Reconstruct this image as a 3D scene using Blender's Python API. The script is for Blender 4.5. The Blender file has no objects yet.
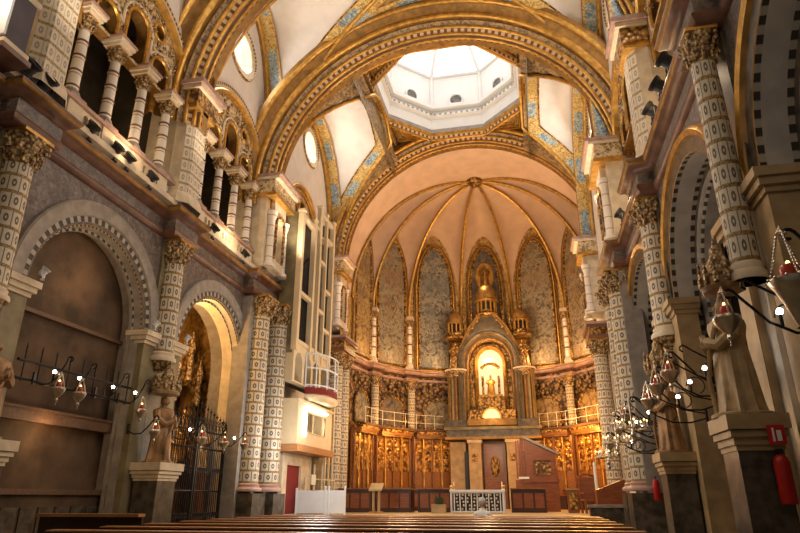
import bpy, bmesh, math, random
from mathutils import Vector, Matrix
from mathutils.geometry import tessellate_polygon
random.seed(7)
PI = math.pi
sc = bpy.context.scene
COL = sc.collection
sin, cos = math.sin, math.cos

# ------------------------------------------------------------------ materials
def new_mat(name):
    m = bpy.data.materials.new(name); m.use_nodes = True
    nt = m.node_tree; nt.nodes.clear()
    out = nt.nodes.new('ShaderNodeOutputMaterial'); b = nt.nodes.new('ShaderNodeBsdfPrincipled')
    nt.links.new(b.outputs[0], out.inputs[0])
    return m, nt, b

class N:
    """tiny node-graph helper"""
    def __init__(s, nt): s.nt = nt
    def n(s, t, **k):
        x = s.nt.nodes.new(t)
        for a, v in k.items(): setattr(x, a, v)
        return x
    def put(s, sock, v):
        if hasattr(v, 'is_output'): s.nt.links.new(v, sock)
        else: sock.default_value = v
    def math(s, op, a, b=0.0, c=None):
        x = s.n('ShaderNodeMath', operation=op); s.put(x.inputs[0], a); s.put(x.inputs[1], b)
        if c is not None: s.put(x.inputs[2], c)
        return x.outputs[0]
    def mix(s, f, a, b):
        x = s.n('ShaderNodeMix', data_type='RGBA'); s.put(x.inputs[0], f)
        s.put(x.inputs[6], c4(a) if not hasattr(a, 'is_output') else a); s.put(x.inputs[7], c4(b) if not hasattr(b, 'is_output') else b)
        return x.outputs[2]
    def coord(s, kind='Object'):
        return s.n('ShaderNodeTexCoord').outputs[kind]
    def noise(s, vec, scale, detail=4, rough=.55, dist=0):
        x = s.n('ShaderNodeTexNoise'); s.put(x.inputs['Vector'], vec)
        x.inputs['Scale'].default_value = scale; x.inputs['Detail'].default_value = detail
        x.inputs['Roughness'].default_value = rough; x.inputs['Distortion'].default_value = dist
        return x.outputs[0]
    def voro(s, vec, scale, feature='F1', rnd=1.0):
        x = s.n('ShaderNodeTexVoronoi', feature=feature); s.put(x.inputs['Vector'], vec)
        x.inputs['Scale'].default_value = scale; x.inputs['Randomness'].default_value = rnd
        return x
    def ramp(s, f, stops):
        x = s.n('ShaderNodeValToRGB'); s.put(x.inputs[0], f)
        e = x.color_ramp.elements
        while len(e) < len(stops): e.new(.5)
        for el, (p, c) in zip(e, stops): el.position = p; el.color = c4(c)
        return x.outputs[0]
    def step(s, v, lo, hi):
        x = s.n('ShaderNodeMapRange'); x.interpolation_type = 'SMOOTHSTEP'
        s.put(x.inputs[0], v); x.inputs[1].default_value = lo; x.inputs[2].default_value = hi
        return x.outputs[0]
    def uv(s):
        x = s.n('ShaderNodeSeparateXYZ'); s.nt.links.new(s.coord('UV'), x.inputs[0])
        return x.outputs[0], x.outputs[1]
    def bump(s, b, h, strength=.4, dist=.03):
        x = s.n('ShaderNodeBump'); s.put(x.inputs['Height'], h)
        x.inputs['Strength'].default_value = strength; x.inputs['Distance'].default_value = dist
        s.nt.links.new(x.outputs[0], b.inputs['Normal'])

def c4(c): return (c[0], c[1], c[2], 1.0) if len(c) == 3 else c
def srgb(r, g, b):
    f = lambda v: (v/255/12.92) if v/255 <= .04045 else ((v/255+.055)/1.055)**2.4
    return (f(r), f(g), f(b))

def M_plain(name, col, rough=.6, metal=0., var=.12, vscale=3., bump=0., bscale=20., spec=.4):
    m, nt, b = new_mat(name); g = N(nt)
    n1 = g.noise(g.coord(), vscale, 5)
    c = g.mix(g.step(n1, .3, .7), tuple(v*(1-var) for v in col), tuple(min(1, v*(1+var)) for v in col))
    nt.links.new(c, b.inputs['Base Color'])
    b.inputs['Roughness'].default_value = rough; b.inputs['Metallic'].default_value = metal
    b.inputs['Specular IOR Level'].default_value = spec
    if bump: g.bump(b, g.noise(g.coord(), bscale, 4), bump, .02)
    return m

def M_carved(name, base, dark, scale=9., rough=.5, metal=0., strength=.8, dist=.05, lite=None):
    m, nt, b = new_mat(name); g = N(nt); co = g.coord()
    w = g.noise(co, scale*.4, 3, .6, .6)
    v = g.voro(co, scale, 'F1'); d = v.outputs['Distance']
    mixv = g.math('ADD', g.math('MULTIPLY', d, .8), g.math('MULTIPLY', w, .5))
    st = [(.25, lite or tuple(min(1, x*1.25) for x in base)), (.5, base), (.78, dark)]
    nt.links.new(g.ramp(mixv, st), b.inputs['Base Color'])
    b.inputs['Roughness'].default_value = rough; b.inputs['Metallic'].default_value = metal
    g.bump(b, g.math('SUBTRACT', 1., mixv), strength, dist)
    return m

def M_emit(name, col, e):
    m, nt, b = new_mat(name)
    b.inputs['Base Color'].default_value = c4(col); b.inputs['Emission Color'].default_value = c4(col)
    b.inputs['Emission Strength'].default_value = e
    return m

GOLD = (.56, .31, .07); GOLDD = (.20, .095, .022)
MT = {}
MT['gold'] = M_plain('gilding', GOLD, .34, .62, .3, 5., .25, 30.)
MT['golddark'] = M_plain('dark_gilding', (.27, .14, .035), .45, .4, .3, 4., .3, 25.)
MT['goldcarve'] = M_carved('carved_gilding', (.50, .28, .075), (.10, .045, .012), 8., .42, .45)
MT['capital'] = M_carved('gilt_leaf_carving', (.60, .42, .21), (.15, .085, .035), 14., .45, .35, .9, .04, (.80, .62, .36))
MT['cream'] = M_plain('cream_plaster', (.70, .63, .57), .8, 0, .06, 2.)
MT['creamstone'] = M_plain('cream_stone', (.70, .58, .42), .65, 0, .15, 3., .2, 18.)
MT['white'] = M_plain('white_plaster', (.74, .73, .71), .8, 0, .03, 2.)
MT['greystone'] = M_plain('grey_stone', (.30, .265, .235), .6, 0, .18, 4., .2, 16.)
MT['olivestone'] = M_plain('olive_brown_stone', (.22, .18, .10), .5, 0, .3, 2.2, .2, 12.)
MT['darkmarble'] = M_plain('dark_green_marble', (.085, .068, .05), .3, 0, .55, 5., .1, 10.)
MT['palestone'] = M_plain('pale_grey_stone', (.50, .45, .41), .6, 0, .12, 3., .1, 14.)
MT['violet'] = M_plain('dark_violet_marble', (.07, .055, .07), .5, 0, .2)
MT['tanstone'] = M_plain('tan_stone', (.42, .29, .15), .5, 0, .2, 3., .15, 14.)
MT['redmarble'] = M_plain('red_brown_marble', (.17, .085, .06), .35, 0, .3, 3., .1, 12.)
MT['pinkmarble'] = M_plain('pink_marble', (.42, .26, .21), .4, 0, .2, 4.)
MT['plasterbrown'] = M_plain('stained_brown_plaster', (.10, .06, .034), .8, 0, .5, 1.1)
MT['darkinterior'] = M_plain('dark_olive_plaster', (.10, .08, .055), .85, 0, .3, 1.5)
MT['iron'] = M_plain('black_iron', (.025, .022, .02), .45, .6, .2, 8.)
MT['black'] = M_plain('black_plastic', (.02, .02, .022), .45)
MT['whitepaint'] = M_plain('white_paint', (.80, .82, .86), .5, 0, .03)
MT['ivorypaint'] = M_plain('ivory_paint', (.72, .58, .38), .5, 0, .05)
MT['silver'] = M_plain('tarnished_silver', (.62, .56, .48), .28, .9, .15, 8.)
MT['brass'] = M_plain('brass', (.62, .40, .13), .28, .9, .15, 8.)
MT['red'] = M_plain('red_enamel', (.55, .02, .015), .3)
MT['redcloth'] = M_plain('dark_red_cloth', (.22, .02, .02), .85)
MT['skin'] = M_plain('skin', (.50, .28, .19), .6)
MT['hair'] = M_plain('grey_hair', (.62, .60, .57), .7, 0, .3, 30.)
MT['shirt'] = M_plain('white_cloth', (.82, .80, .77), .85)
MT['trouser'] = M_plain('dark_cloth', (.05, .05, .06), .85)
MT['statue'] = M_plain('painted_brown_statue', (.30, .17, .075), .5, .1, .4, 4.)
MT['statuepale'] = M_plain('pale_carved_stone', (.42, .29, .15), .6, 0, .2, 6.)
MT['paper'] = M_plain('paper', (.8, .76, .66), .8)
MT['glasslamp'] = M_plain('red_lamp_glass', (.5, .06, .03), .15)
MT['glow'] = M_emit('window_daylight', (1., .98, .94), 3.6)
MT['skyglow'] = M_emit('skylight_daylight', (1., 1., 1.), 1.0)
MT['bulb'] = M_emit('lit_bulb', (1., .88, .68), 14.)
MT['tube'] = M_emit('lit_tube', (1., .93, .74), 7.)
MT['candle'] = M_emit('lit_lamp_glow', (1., .55, .18), 5.)
MT['nicheglow'] = M_emit('painted_niche_glow', (1., .80, .48), .42)  # glow put into the panel in place of light falling on it

def mk_wood(name, c1, c2, rough=.35):
    m, nt, b = new_mat(name); g = N(nt); co = g.coord()
    mp = g.n('ShaderNodeMapping'); nt.links.new(co, mp.inputs[0]); mp.inputs['Scale'].default_value = (1.2, 9, 9)
    n1 = g.noise(mp.outputs[0], 2.2, 5, .6, .8)
    nt.links.new(g.ramp(n1, [(.3, c1), (.7, c2)]), b.inputs['Base Color'])
    b.inputs['Roughness'].default_value = rough
    return m
MT['pew'] = mk_wood('varnished_pew_wood', (.34, .14, .05), (.52, .25, .10), .35)
MT['pewdark'] = mk_wood('dark_pew_wood', (.035, .012, .006), (.065, .024, .011), .35)
MT['stallwood'] = mk_wood('stall_wood', (.15, .055, .015), (.32, .13, .04), .35)
MT['redwood'] = mk_wood('red_brown_wood', (.16, .045, .018), (.30, .095, .035), .3)
MT['oldwood'] = mk_wood('old_beam_wood', (.09, .045, .024), (.17, .09, .05), .6)

def mk_marble():
    m, nt, b = new_mat('brocade_marble'); g = N(nt); co = g.coord()
    n1 = g.noise(co, 5., 6, .65, 1.2); n2 = g.noise(co, 22., 3, .6, .5)
    f = g.math('ADD', g.math('MULTIPLY', n1, .6), g.math('MULTIPLY', n2, .4))
    nt.links.new(g.ramp(f, [(.38, (.065, .048, .042)), (.5, (.135, .105, .092)), (.62, (.25, .205, .185))]), b.inputs['Base Color'])
    b.inputs['Roughness'].default_value = .45
    return m
MT['brocade'] = mk_marble()

def mk_shaft(name, ground, band, dark, nu, rowh, stag=.5):
    m, nt, b = new_mat(name); g = N(nt); u, v = g.uv()
    vv = g.math('DIVIDE', v, rowh); row = g.math('FLOOR', vv); fv = g.math('FRACT', vv)
    uu = g.math('ADD', g.math('MULTIPLY', u, nu), g.math('MULTIPLY', g.math('MODULO', row, 2.), stag))
    fu = g.math('FRACT', uu)
    dx = g.math('ABSOLUTE', g.math('SUBTRACT', fu, .5)); dy = g.math('ABSOLUTE', g.math('SUBTRACT', fv, .60))
    # square tile with a dark rosette, ochre band below, thin brown joints
    r2 = g.math('SQRT', g.math('ADD', g.math('POWER', dx, 2.), g.math('POWER', g.math('MULTIPLY', dy, .95), 2.)))
    ros = g.math('MULTIPLY', g.step(r2, .24, .2), g.step(r2, .05, .1))
    bandm = g.step(fv, .2, .17); joint = g.step(dx, .43, .46)
    nz = g.noise(g.coord(), 40., 3)
    c = g.mix(g.step(nz, .3, .8), ground, tuple(x*.78 for x in ground))
    c = g.mix(joint, c, dark)
    c = g.mix(ros, c, tuple(x*.8 for x in dark))
    c = g.mix(bandm, c, g.mix(g.step(nz, .45, .55), band, tuple(x*.4 for x in band)))
    nt.links.new(c, b.inputs['Base Color']); b.inputs['Roughness'].default_value = .5
    return m
MT['shaft'] = mk_shaft('inlaid_cream_shaft', (.66, .58, .46), (.40, .25, .09), (.17, .125, .08), 9, .33)
MT['diaper'] = mk_shaft('diapered_cream_panel', (.76, .68, .56), (.56, .40, .17), (.52, .40, .27), 3.6, .36, 0.)

def mk_ringed():
    m, nt, b = new_mat('ringed_cream_shaft'); g = N(nt); u, v = g.uv()
    fv = g.math('FRACT', g.math('DIVIDE', v, .38))
    c = g.mix(g.step(fv, .10, .07), (.82, .75, .66), (.50, .30, .19))
    nt.links.new(c, b.inputs['Base Color']); b.inputs['Roughness'].default_value = .45
    return m
MT['ringed'] = mk_ringed()

def mk_dentil(name, c1, c2, period, duty=.5, metal=0.):
    m, nt, b = new_mat(name); g = N(nt); u, v = g.uv()
    fu = g.math('FRACT', g.math('DIVIDE', u, period))
    f = g.step(fu, duty-.05, duty+.05)
    nt.links.new(g.mix(f, c1, c2), b.inputs['Base Color']); b.inputs['Roughness'].default_value = .5
    b.inputs['Metallic'].default_value = metal
    g.bump(b, f, .8, .05)
    return m
MT['dentil'] = mk_dentil('gilt_dentil_course', (.16, .06, .025), (.66, .50, .30), .24, .45)
MT['dentilgrey'] = mk_dentil('grey_dentil_course', (.045, .038, .03), (.42, .37, .31), .2, .5)
MT['beading'] = mk_dentil('small_gilt_beading', (.07, .035, .015), (.50, .36, .17), .12, .5)

def mk_blueband():
    m, nt, b = new_mat('blue_and_gilt_band'); g = N(nt); u, v = g.uv(); co = g.coord()
    fu = g.math('ABSOLUTE', g.math('SUBTRACT', g.math('FRACT', g.math('DIVIDE', u, 1.7)), .5))
    av = g.math('ABSOLUTE', g.math('SUBTRACT', v, .5))
    n1 = g.noise(co, 9., 4, .6, 1.5)
    pan = g.math('MULTIPLY', g.step(fu, .24, .22), g.step(av, .32, .29))
    gold = g.ramp(n1, [(.35, (.22, .12, .03)), (.5, (.56, .36, .10)), (.65, (.75, .56, .25))])
    blue = g.ramp(n1, [(.4, (.10, .17, .24)), (.52, (.27, .38, .44)), (.6, (.58, .52, .34))])
    c = g.mix(pan, gold, blue)
    c = g.mix(g.step(av, .44, .46), c, (.33, .12, .04))
    nt.links.new(c, b.inputs['Base Color']); b.inputs['Roughness'].default_value = .45; b.inputs['Metallic'].default_value = .15
    return m
MT['blueband'] = mk_blueband()

def mk_mosaic(name, stops, scale):
    m, nt, b = new_mat(name); g = N(nt); co = g.coord()
    n1 = g.noise(co, scale, 6, .7, 1.2); v = g.voro(co, scale*3.2, 'F1').outputs['Distance']
    f = g.math('ADD', g.math('MULTIPLY', n1, .75), g.math('MULTIPLY', v, .3))
    nt.links.new(g.ramp(f, stops), b.inputs['Base Color']); b.inputs['Roughness'].default_value = .5
    b.inputs['Metallic'].default_value = .15
    return m
MT['mosaic'] = mk_mosaic('brown_gilt_mosaic', [(.35, (.07, .045, .03)), (.5, (.20, .13, .07)), (.6, (.38, .26, .12))], 3.2)
MT['goldmosaic'] = mk_mosaic('gilt_mosaic', [(.35, (.14, .07, .02)), (.5, (.38, .22, .06)), (.62, (.58, .38, .14))], 2.2)
MT['filigree'] = mk_mosaic('gilt_filigree', [(.36, (.06, .035, .015)), (.47, (.36, .23, .09)), (.58, (.70, .55, .34))], 3.6)
MT['relief'] = M_carved('carved_relief', (.34, .20, .085), (.055, .03, .014), 5.5, .5, .25, 1., .08)
MT['stallcarve'] = M_carved('carved_gilt_panelling', (.40, .19, .05), (.09, .03, .008), 5., .4, .3, 1., .08)

def mk_painting(name, dark, mid, light, tint, sc_=1.1):
    m, nt, b = new_mat(name); g = N(nt); co = g.coord()
    sep = g.n('ShaderNodeSeparateXYZ'); nt.links.new(co, sep.inputs[0])
    n1 = g.noise(co, sc_*1.5, 6, .65, 1.6); n2 = g.noise(co, sc_*5., 4, .6, .8); n3 = g.noise(co, sc_*.7, 2)
    f = g.math('ADD', g.math('MULTIPLY', n1, .6), g.math('MULTIPLY', n2, .4))
    c = g.ramp(f, [(.40, dark), (.48, mid), (.54, light), (.62, dark)])
    c = g.mix(g.math('MULTIPLY', g.step(n3, .45, .6), .6), c, tint)
    nt.links.new(c, b.inputs['Base Color']); b.inputs['Roughness'].default_value = .6
    return m

# ------------------------------------------------------------------ mesh builder
class MB:
    def __init__(s, mat='gold'):
        s.v = []; s.f = []; s.fm = []; s.uvs = []; s.mats = []; s.smooth = []
        s.cur = mat; s.sm = True
    def mi(s, m):
        if m not in s.mats: s.mats.append(m)
        return s.mats.index(m)
    def add(s, pts): 
        i = len(s.v); s.v.extend([tuple(p) for p in pts]); return i
    def face(s, idx, uv=None, mat=None, smooth=None):
        s.f.append(tuple(idx)); s.fm.append(s.mi(mat or s.cur)); s.uvs.append(uv); s.smooth.append(s.sm if smooth is None else smooth)
    def quad(s, a, b, c, d, mat=None, uv=None, smooth=False):
        i = s.add([a, b, c, d]); s.face((i, i+1, i+2, i+3), uv or [(0, 0), (1, 0), (1, 1), (0, 1)], mat, smooth)
    def box(s, c, d, rz=0., mat=None, taper=1.):
        x, y, z = d[0]/2, d[1]/2, d[2]/2
        P = []
        for k in (-1, 1):
            t = taper if k > 0 else 1.
            for a, b_ in ((-1, -1), (1, -1), (1, 1), (-1, 1)):
                px, py = a*x*t, b_*y*t
                P.append((c[0]+px*cos(rz)-py*sin(rz), c[1]+px*sin(rz)+py*cos(rz), c[2]+k*z))
        i = s.add(P)
        for q in ((3, 2, 1, 0), (4, 5, 6, 7), (0, 1, 5, 4), (1, 2, 6, 5), (2, 3, 7, 6), (3, 0, 4, 7)):
            s.face([i+k for k in q], None, mat, False)
    def lathe(s, c, prof, n=16, mat=None, a0=0., a1=2*PI, mats=None, fl=None, uvscale=1., sx=1., sy=1.):
        """prof: list of (r, z); fl(angle)->radius factor"""
        full = abs(a1-a0-2*PI) < 1e-6
        m = n if full else n+1
        i = len(s.v)
        for r, z in prof:
            for k in range(m):
                a = a0+(a1-a0)*k/n; rr = r*(fl(a, z) if fl else 1.)
                s.v.append((c[0]+rr*cos(a)*sx, c[1]+rr*sin(a)*sy, c[2]+z))
        L = 0.
        for j in range(len(prof)-1):
            L2 = L+math.hypot(prof[j+1][0]-prof[j][0], prof[j+1][1]-prof[j][1])
            for k in range(n):
                k2 = (k+1) % m
                s.face((i+j*m+k, i+j*m+k2, i+(j+1)*m+k2, i+(j+1)*m+k), [(k/n, L), ((k+1)/n, L), ((k+1)/n, L2), (k/n, L2)], (mats[j] if mats else mat))
            L = L2
        if full:
            if prof[0][0] > 1e-4: s.face([i+k for k in range(m)][::-1], None, mats[0] if mats else mat, False)
            if prof[-1][0] > 1e-4: s.face([i+(len(prof)-1)*m+k for k in range(m)], None, mats[-1] if mats else mat, False)
    def sphere(s, c, r, n=10, mat=None, sq=(1, 1, 1)):
        pr = [(r*sin(PI*j/(n//2+1))*1., -r*cos(PI*j/(n//2+1))*sq[2]) for j in range(n//2+2)]
        pr[0] = (1e-5, pr[0][1]); pr[-1] = (1e-5, pr[-1][1])
        s.lathe(c, pr, n, mat, sx=sq[0], sy=sq[1])
    def tube(s, pts, r, n=6, mat=None, closed=False, r2=None):
        pts = [Vector(p) for p in pts]; m = len(pts); i = len(s.v)
        up = None; L = [0.]
        for k in range(1, m): L.append(L[-1]+(pts[k]-pts[k-1]).length)
        for k, p in enumerate(pts):
            if closed: t = pts[(k+1) % m]-pts[k-1]
            else: t = pts[min(k+1, m-1)]-pts[max(k-1, 0)]
            t.normalize()
            if up is None or abs(t.dot(up)) > .98:
                up = Vector((0, 0, 1)) if abs(t.z) < .9 else Vector((1, 0, 0))
            x = t.cross(up).normalized(); y = x.cross(t).normalized(); up = y
            rr = r if r2 is None else r+(r2-r)*k/(m-1)
            for q in range(n):
                a = 2*PI*q/n; s.v.append(tuple(p+x*(rr*cos(a))+y*(rr*sin(a))))
        for k in range(m if closed else m-1):
            k2 = (k+1) % m
            for q in range(n):
                q2 = (q+1) % n
                s.face((i+k*n+q, i+k*n+q2, i+k2*n+q2, i+k2*n+q), [(L[k], q/n), (L[k], (q+1)/n), (L[k2] if k2 else L[k]+.1, (q+1)/n), (L[k2] if k2 else L[k]+.1, q/n)], mat)
        if not closed:
            s.face([i+q for q in range(n)][::-1], None, mat, False); s.face([i+(m-1)*n+q for q in range(n)], None, mat, False)
    def sweep(s, rings, L, mats, vspan=True, smooth=None):
        """rings: list of lists of points (one profile per station); L: arc length per station; mats: per profile segment"""
        n = len(rings[0]); i = len(s.v)
        for r in rings: s.v.extend([tuple(p) for p in r])
        for k in range(len(rings)-1):
            for q in range(n-1):
                s.face((i+k*n+q, i+(k+1)*n+q, i+(k+1)*n+q+1, i+k*n+q+1), [(L[k], 0), (L[k+1], 0), (L[k+1], 1), (L[k], 1)], mats[q], smooth)
    def plate(s, outer, holes, fmap, depth=0., mat=None, side=None, uvs=1.):
        """flat polygon with holes in (u,v), mapped by fmap(u,v,d); the hole rims run back to depth"""
        loops = [outer]+holes
        flat = [p for l in loops for p in l]
        tri = tessellate_polygon([[Vector((p[0], p[1], 0)) for p in l] for l in loops])
        i = s.add([fmap(p[0], p[1], 0.) for p in flat])
        for t in tri: s.face([i+k for k in t], [(flat[k][0]*uvs, flat[k][1]*uvs) for k in t], mat, False)
        if depth:
            j = s.add([fmap(p[0], p[1], depth) for p in flat])
            for t in tri: s.face([j+k for k in t][::-1], [(flat[k][0]*uvs, flat[k][1]*uvs) for k in t][::-1], mat, False)
            o = 0
            for l in loops:
                m = len(l)
                for k in range(m):
                    a, b_ = o+k, o+(k+1) % m
                    s.face((i+a, i+b_, j+b_, j+a), None, side or mat, False)
                o += m
    def build(s, name, parent=None, smooth_angle=40, loc=None):
        me = bpy.data.meshes.new(name); me.from_pydata(s.v, [], s.f)
        for m in (s.mats or [s.cur]): me.materials.append(MT[m])
        me.polygons.foreach_set('material_index', s.fm)
        uvl = me.uv_layers.new(name='UVMap')
        k = 0
        for f, u in zip(s.f, s.uvs):
            for q in range(len(f)):
                if u: uvl.data[k].uv = u[q]
                k += 1
        me.validate(); me.update()
        bm = bmesh.new(); bm.from_mesh(me); bmesh.ops.recalc_face_normals(bm, faces=bm.faces); bm.to_mesh(me); bm.free()
        sm = s.smooth
        if len(me.polygons) == len(sm): me.polygons.foreach_set('use_smooth', sm)
        me.set_sharp_from_angle(angle=math.radians(smooth_angle))
        o = bpy.data.objects.new(name, me); COL.objects.link(o)
        if parent: o.parent = parent
        if loc: o.location = loc
        return o

def setp(o, label=None, cat=None, group=None, kind=None):
    if label: o['label'] = label
    if cat: o['category'] = cat
    if group: o['group'] = group
    if kind: o['kind'] = kind
    return o
def thing(name, label, cat, loc=(0, 0, 0), rz=0., group=None):
    o = bpy.data.objects.new(name, None); COL.objects.link(o); o.empty_display_size = .1
    o.location = loc; o.rotation_euler = (0, 0, rz)
    return setp(o, label, cat, group)
def dup(root, loc, rz=None, label=None, group=None, scale=None):
    r = root.copy(); COL.objects.link(r); r.location = loc
    if rz is not None: r.rotation_euler = (0, 0, rz)
    if label: r['label'] = label
    if group: r['group'] = group
    if scale: r.scale = scale
    for ch in list(root.children):
        c = ch.copy(); COL.objects.link(c); c.parent = r
        for gch in list(ch.children):
            d = gch.copy(); COL.objects.link(d); d.parent = c
    return r
NS = {'trim': 0, 'window': 0}
def struct(mb, name, **k):
    if name in NS: NS[name] += 1; name = '%s_%d' % (name, NS[name])
    o = mb.build(name, **k); o['kind'] = 'structure'; return o
def arc(cx, cy, r, a0, a1, n): return [(cx+r*cos(a0+(a1-a0)*k/n), cy+r*sin(a0+(a1-a0)*k/n)) for k in range(n+1)]
def circ(cx, cy, r, n): return arc(cx, cy, r, 0, 2*PI, n)[:-1]
# ------------------------------------------------------------------ the shell
WL, WR, WRL = -6.35, 5.7, 5.45
def X(s, d): return WL+d if s < 0 else WRL-d
def XU(s, d): return WL+d if s < 0 else WR-d         # the upper storey stands a little further back on the right          # d metres out from the wall face into the nave
PY = [2.85, 7.95, 13.05, 18.25]
BAYS = [5.4, 10.5, 15.55]
LB = [5.4, 10.6, 15.7]; ZC = 5.0                        # the chapel arches below
P3Y = 25.6
AX = .35                                             # axis of the apse
YC, RA = 27.6, 6.2                                   # centre and radius of the apse polygon
CZ, RV = 11.4, 6.05
FORM = {5.4: (12.0, 2.52, 6.05), 10.5: (12.0, 2.52, 6.05), 15.55: (12.0, 2.55, 6.05), 21.9: (12.0, 3.65, 5.4)}   # wall arches: spring, half span, rise

m = MB('pewdark'); m.sm = False
m.box((0, 18, -.1), (22, 44, .2), mat='olivestone')
struct(m, 'floor')
m = MB('tanstone')
m.box((-.3, 27.9, .4), (14.2, 15.4, .8), mat='tanstone')
m.box((-.3, 20.1, .25), (12.0, .7, .5), mat='tanstone'); m.box((-.3, 19.75, .1), (12.0, .7, .2), mat='tanstone')
struct(m, 'floor_sanctuary')

# walls, lower storey with chapel arches
for s in (-1, 1):
    m = MB('brocade')
    outer = [(-1, 0), (18.95, 0), (18.95, 7.7), (-1, 7.7)]
    holes = []
    for c in LB:
        q = 1.78 if s < 0 else 1.99
        holes.append([(c-q, .03)]+[(y, z) for y, z in arc(c, ZC, q, PI, 0, 28)]+[(c+q, .03)])
    m.plate(outer, holes, lambda u, v, d: (X(s, -d), u, v), 1.0, 'brocade', 'greystone')
    # storey behind the gallery and clerestory above it
    outer = [(-1, 8.5), (18.6, 8.5), (18.6, 18.2), (-1, 18.2)]; holes = []
    for c in BAYS:
        holes.append([(c-2.1, 8.9)]+arc(c, 11.5, 2.1, PI, 0, 28)+[(c+2.1, 8.9)])
        holes.append(circ(c, 15.65, .66, 28))
    m.plate(outer, holes, lambda u, v, d: (XU(s, -d), u, v), .9, 'cream', 'creamstone')
    # crossing wall
    outer = [(18.6, 0), (28.2, 0), (28.2, 18.2), (18.6, 18.2)]
    m.plate(outer, [circ(22.3, 16.0, .66, 28), arc(21.9, 11.9, 1.75, 0, PI, 24)], lambda u, v, d: (XU(s, -d), u, v), .9, 'cream', 'creamstone')
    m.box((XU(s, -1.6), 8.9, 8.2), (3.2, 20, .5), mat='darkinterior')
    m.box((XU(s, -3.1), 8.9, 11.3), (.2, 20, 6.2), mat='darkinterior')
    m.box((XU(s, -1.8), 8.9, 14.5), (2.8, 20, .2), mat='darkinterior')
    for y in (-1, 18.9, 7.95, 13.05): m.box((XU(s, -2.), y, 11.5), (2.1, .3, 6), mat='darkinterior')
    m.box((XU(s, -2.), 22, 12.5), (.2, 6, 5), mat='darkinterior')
    struct(m, 'wall_left' if s < 0 else 'wall_right')

# chapel recesses behind the arches
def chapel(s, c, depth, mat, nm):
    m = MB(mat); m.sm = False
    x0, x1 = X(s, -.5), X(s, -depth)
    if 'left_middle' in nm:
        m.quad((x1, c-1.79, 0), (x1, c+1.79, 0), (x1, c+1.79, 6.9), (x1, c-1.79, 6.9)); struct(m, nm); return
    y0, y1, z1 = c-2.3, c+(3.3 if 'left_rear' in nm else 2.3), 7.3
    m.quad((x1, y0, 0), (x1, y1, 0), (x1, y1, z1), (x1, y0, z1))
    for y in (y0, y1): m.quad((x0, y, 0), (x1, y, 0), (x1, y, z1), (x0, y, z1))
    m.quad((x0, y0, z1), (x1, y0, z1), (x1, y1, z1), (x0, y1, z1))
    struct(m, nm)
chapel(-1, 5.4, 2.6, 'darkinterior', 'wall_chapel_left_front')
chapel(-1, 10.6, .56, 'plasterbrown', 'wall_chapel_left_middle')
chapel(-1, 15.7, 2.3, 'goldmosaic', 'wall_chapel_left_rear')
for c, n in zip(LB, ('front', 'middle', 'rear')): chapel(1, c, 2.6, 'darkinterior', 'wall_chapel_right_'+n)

# archivolts
def archivolt(s, c, r=1.78, zc=ZC):
    P = [(-.02, r+.52), (.07, r+.50), (.10, r+.46), (.07, r+.42), (.07, r+.19), (.02, r+.17), (.02, r+.05), (-.05, r+.04), (-.05, r-.04), (-.22, r-.06), (-.22, r-.12), (-.55, r-.13)]
    MTL = ['gold' if s > 0 else 'greystone']*3+['greystone', 'greystone', 'dentilgrey', 'greystone', 'beading', 'creamstone', 'dentilgrey', 'creamstone']
    if s > 0:
        P = [(-.02, r+.66), (.05, r+.64), (.12, r+.57), (.09, r+.48), (.03, r+.45), (.03, r+.21), (.02, r+.2), (-.06, r+.2), (-.36, r+.2), (-.44, r+.2), (-.44, r+.06), (-.50, r+.0), (-.56, r-.02), (-.85, r-.05)]
        MTL = ['gold', 'gold', 'gold', 'golddark', 'darkmarble', 'golddark', 'dentilgrey', 'palestone', 'dentilgrey', 'darkmarble', 'greystone', 'dentilgrey', 'greystone']
    if s < 0 and c < 12: MTL = [q.replace('creamstone', 'greystone') for q in MTL]; P = P[:-1]+[(-.3, r-.125)]
    rings = []; L = []; l = 0
    for k in range(37):
        a = PI-PI*k/36
        rings.append([(X(s, d), c+q*cos(a), zc+q*sin(a)) for d, q in P]); L.append(r*PI*k/36)
    m = MB(); m.sweep(rings, L, MTL)
    # jamb strips below the spring, same profile, down to the floor
    for e in (-1, 1):
        m.sweep([[(X(s, d), c+e*q, z) for d, q in P] for z in (.0, zc)], [0, zc], [('olivestone' if 'dentil' in t or t == 'beading' else t) if s < 0 else ('tanstone' if t.startswith('gold') else t) for t in MTL])
        st = 'creamstone' if s < 0 else 'tanstone'
        for z_, h_, ex in ((zc-.06, .12, .16), (zc-.17, .10, .11), (zc-.26, .08, .05)):
            m.box((X(s, ex/2-.13), c+e*(r+.22), z_), (.42+ex, .46+ex*1.6, h_), mat=st)
        m.box((X(s, -.105), c+e*(r+.22), (zc-.3)/2), (.40, .46, zc-.3), mat='olivestone' if s < 0 else 'tanstone')
    struct(m, 'trim')
for s in (-1, 1):
    for c in LB: archivolt(s, c)

# piers behind the big columns
for s in (-1, 1):
    m = MB('olivestone'); m.sm = False
    for y in PY[:3]:
        m.box((X(s, .0), y, 3.7), (.12, .8, 7.4), mat='olivestone' if s < 0 else 'darkmarble')
    m.box((X(s, .05), 18.25, 3.7), (.5, 2.0, 7.4), mat='greystone')
    struct(m, 'trim')

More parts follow.
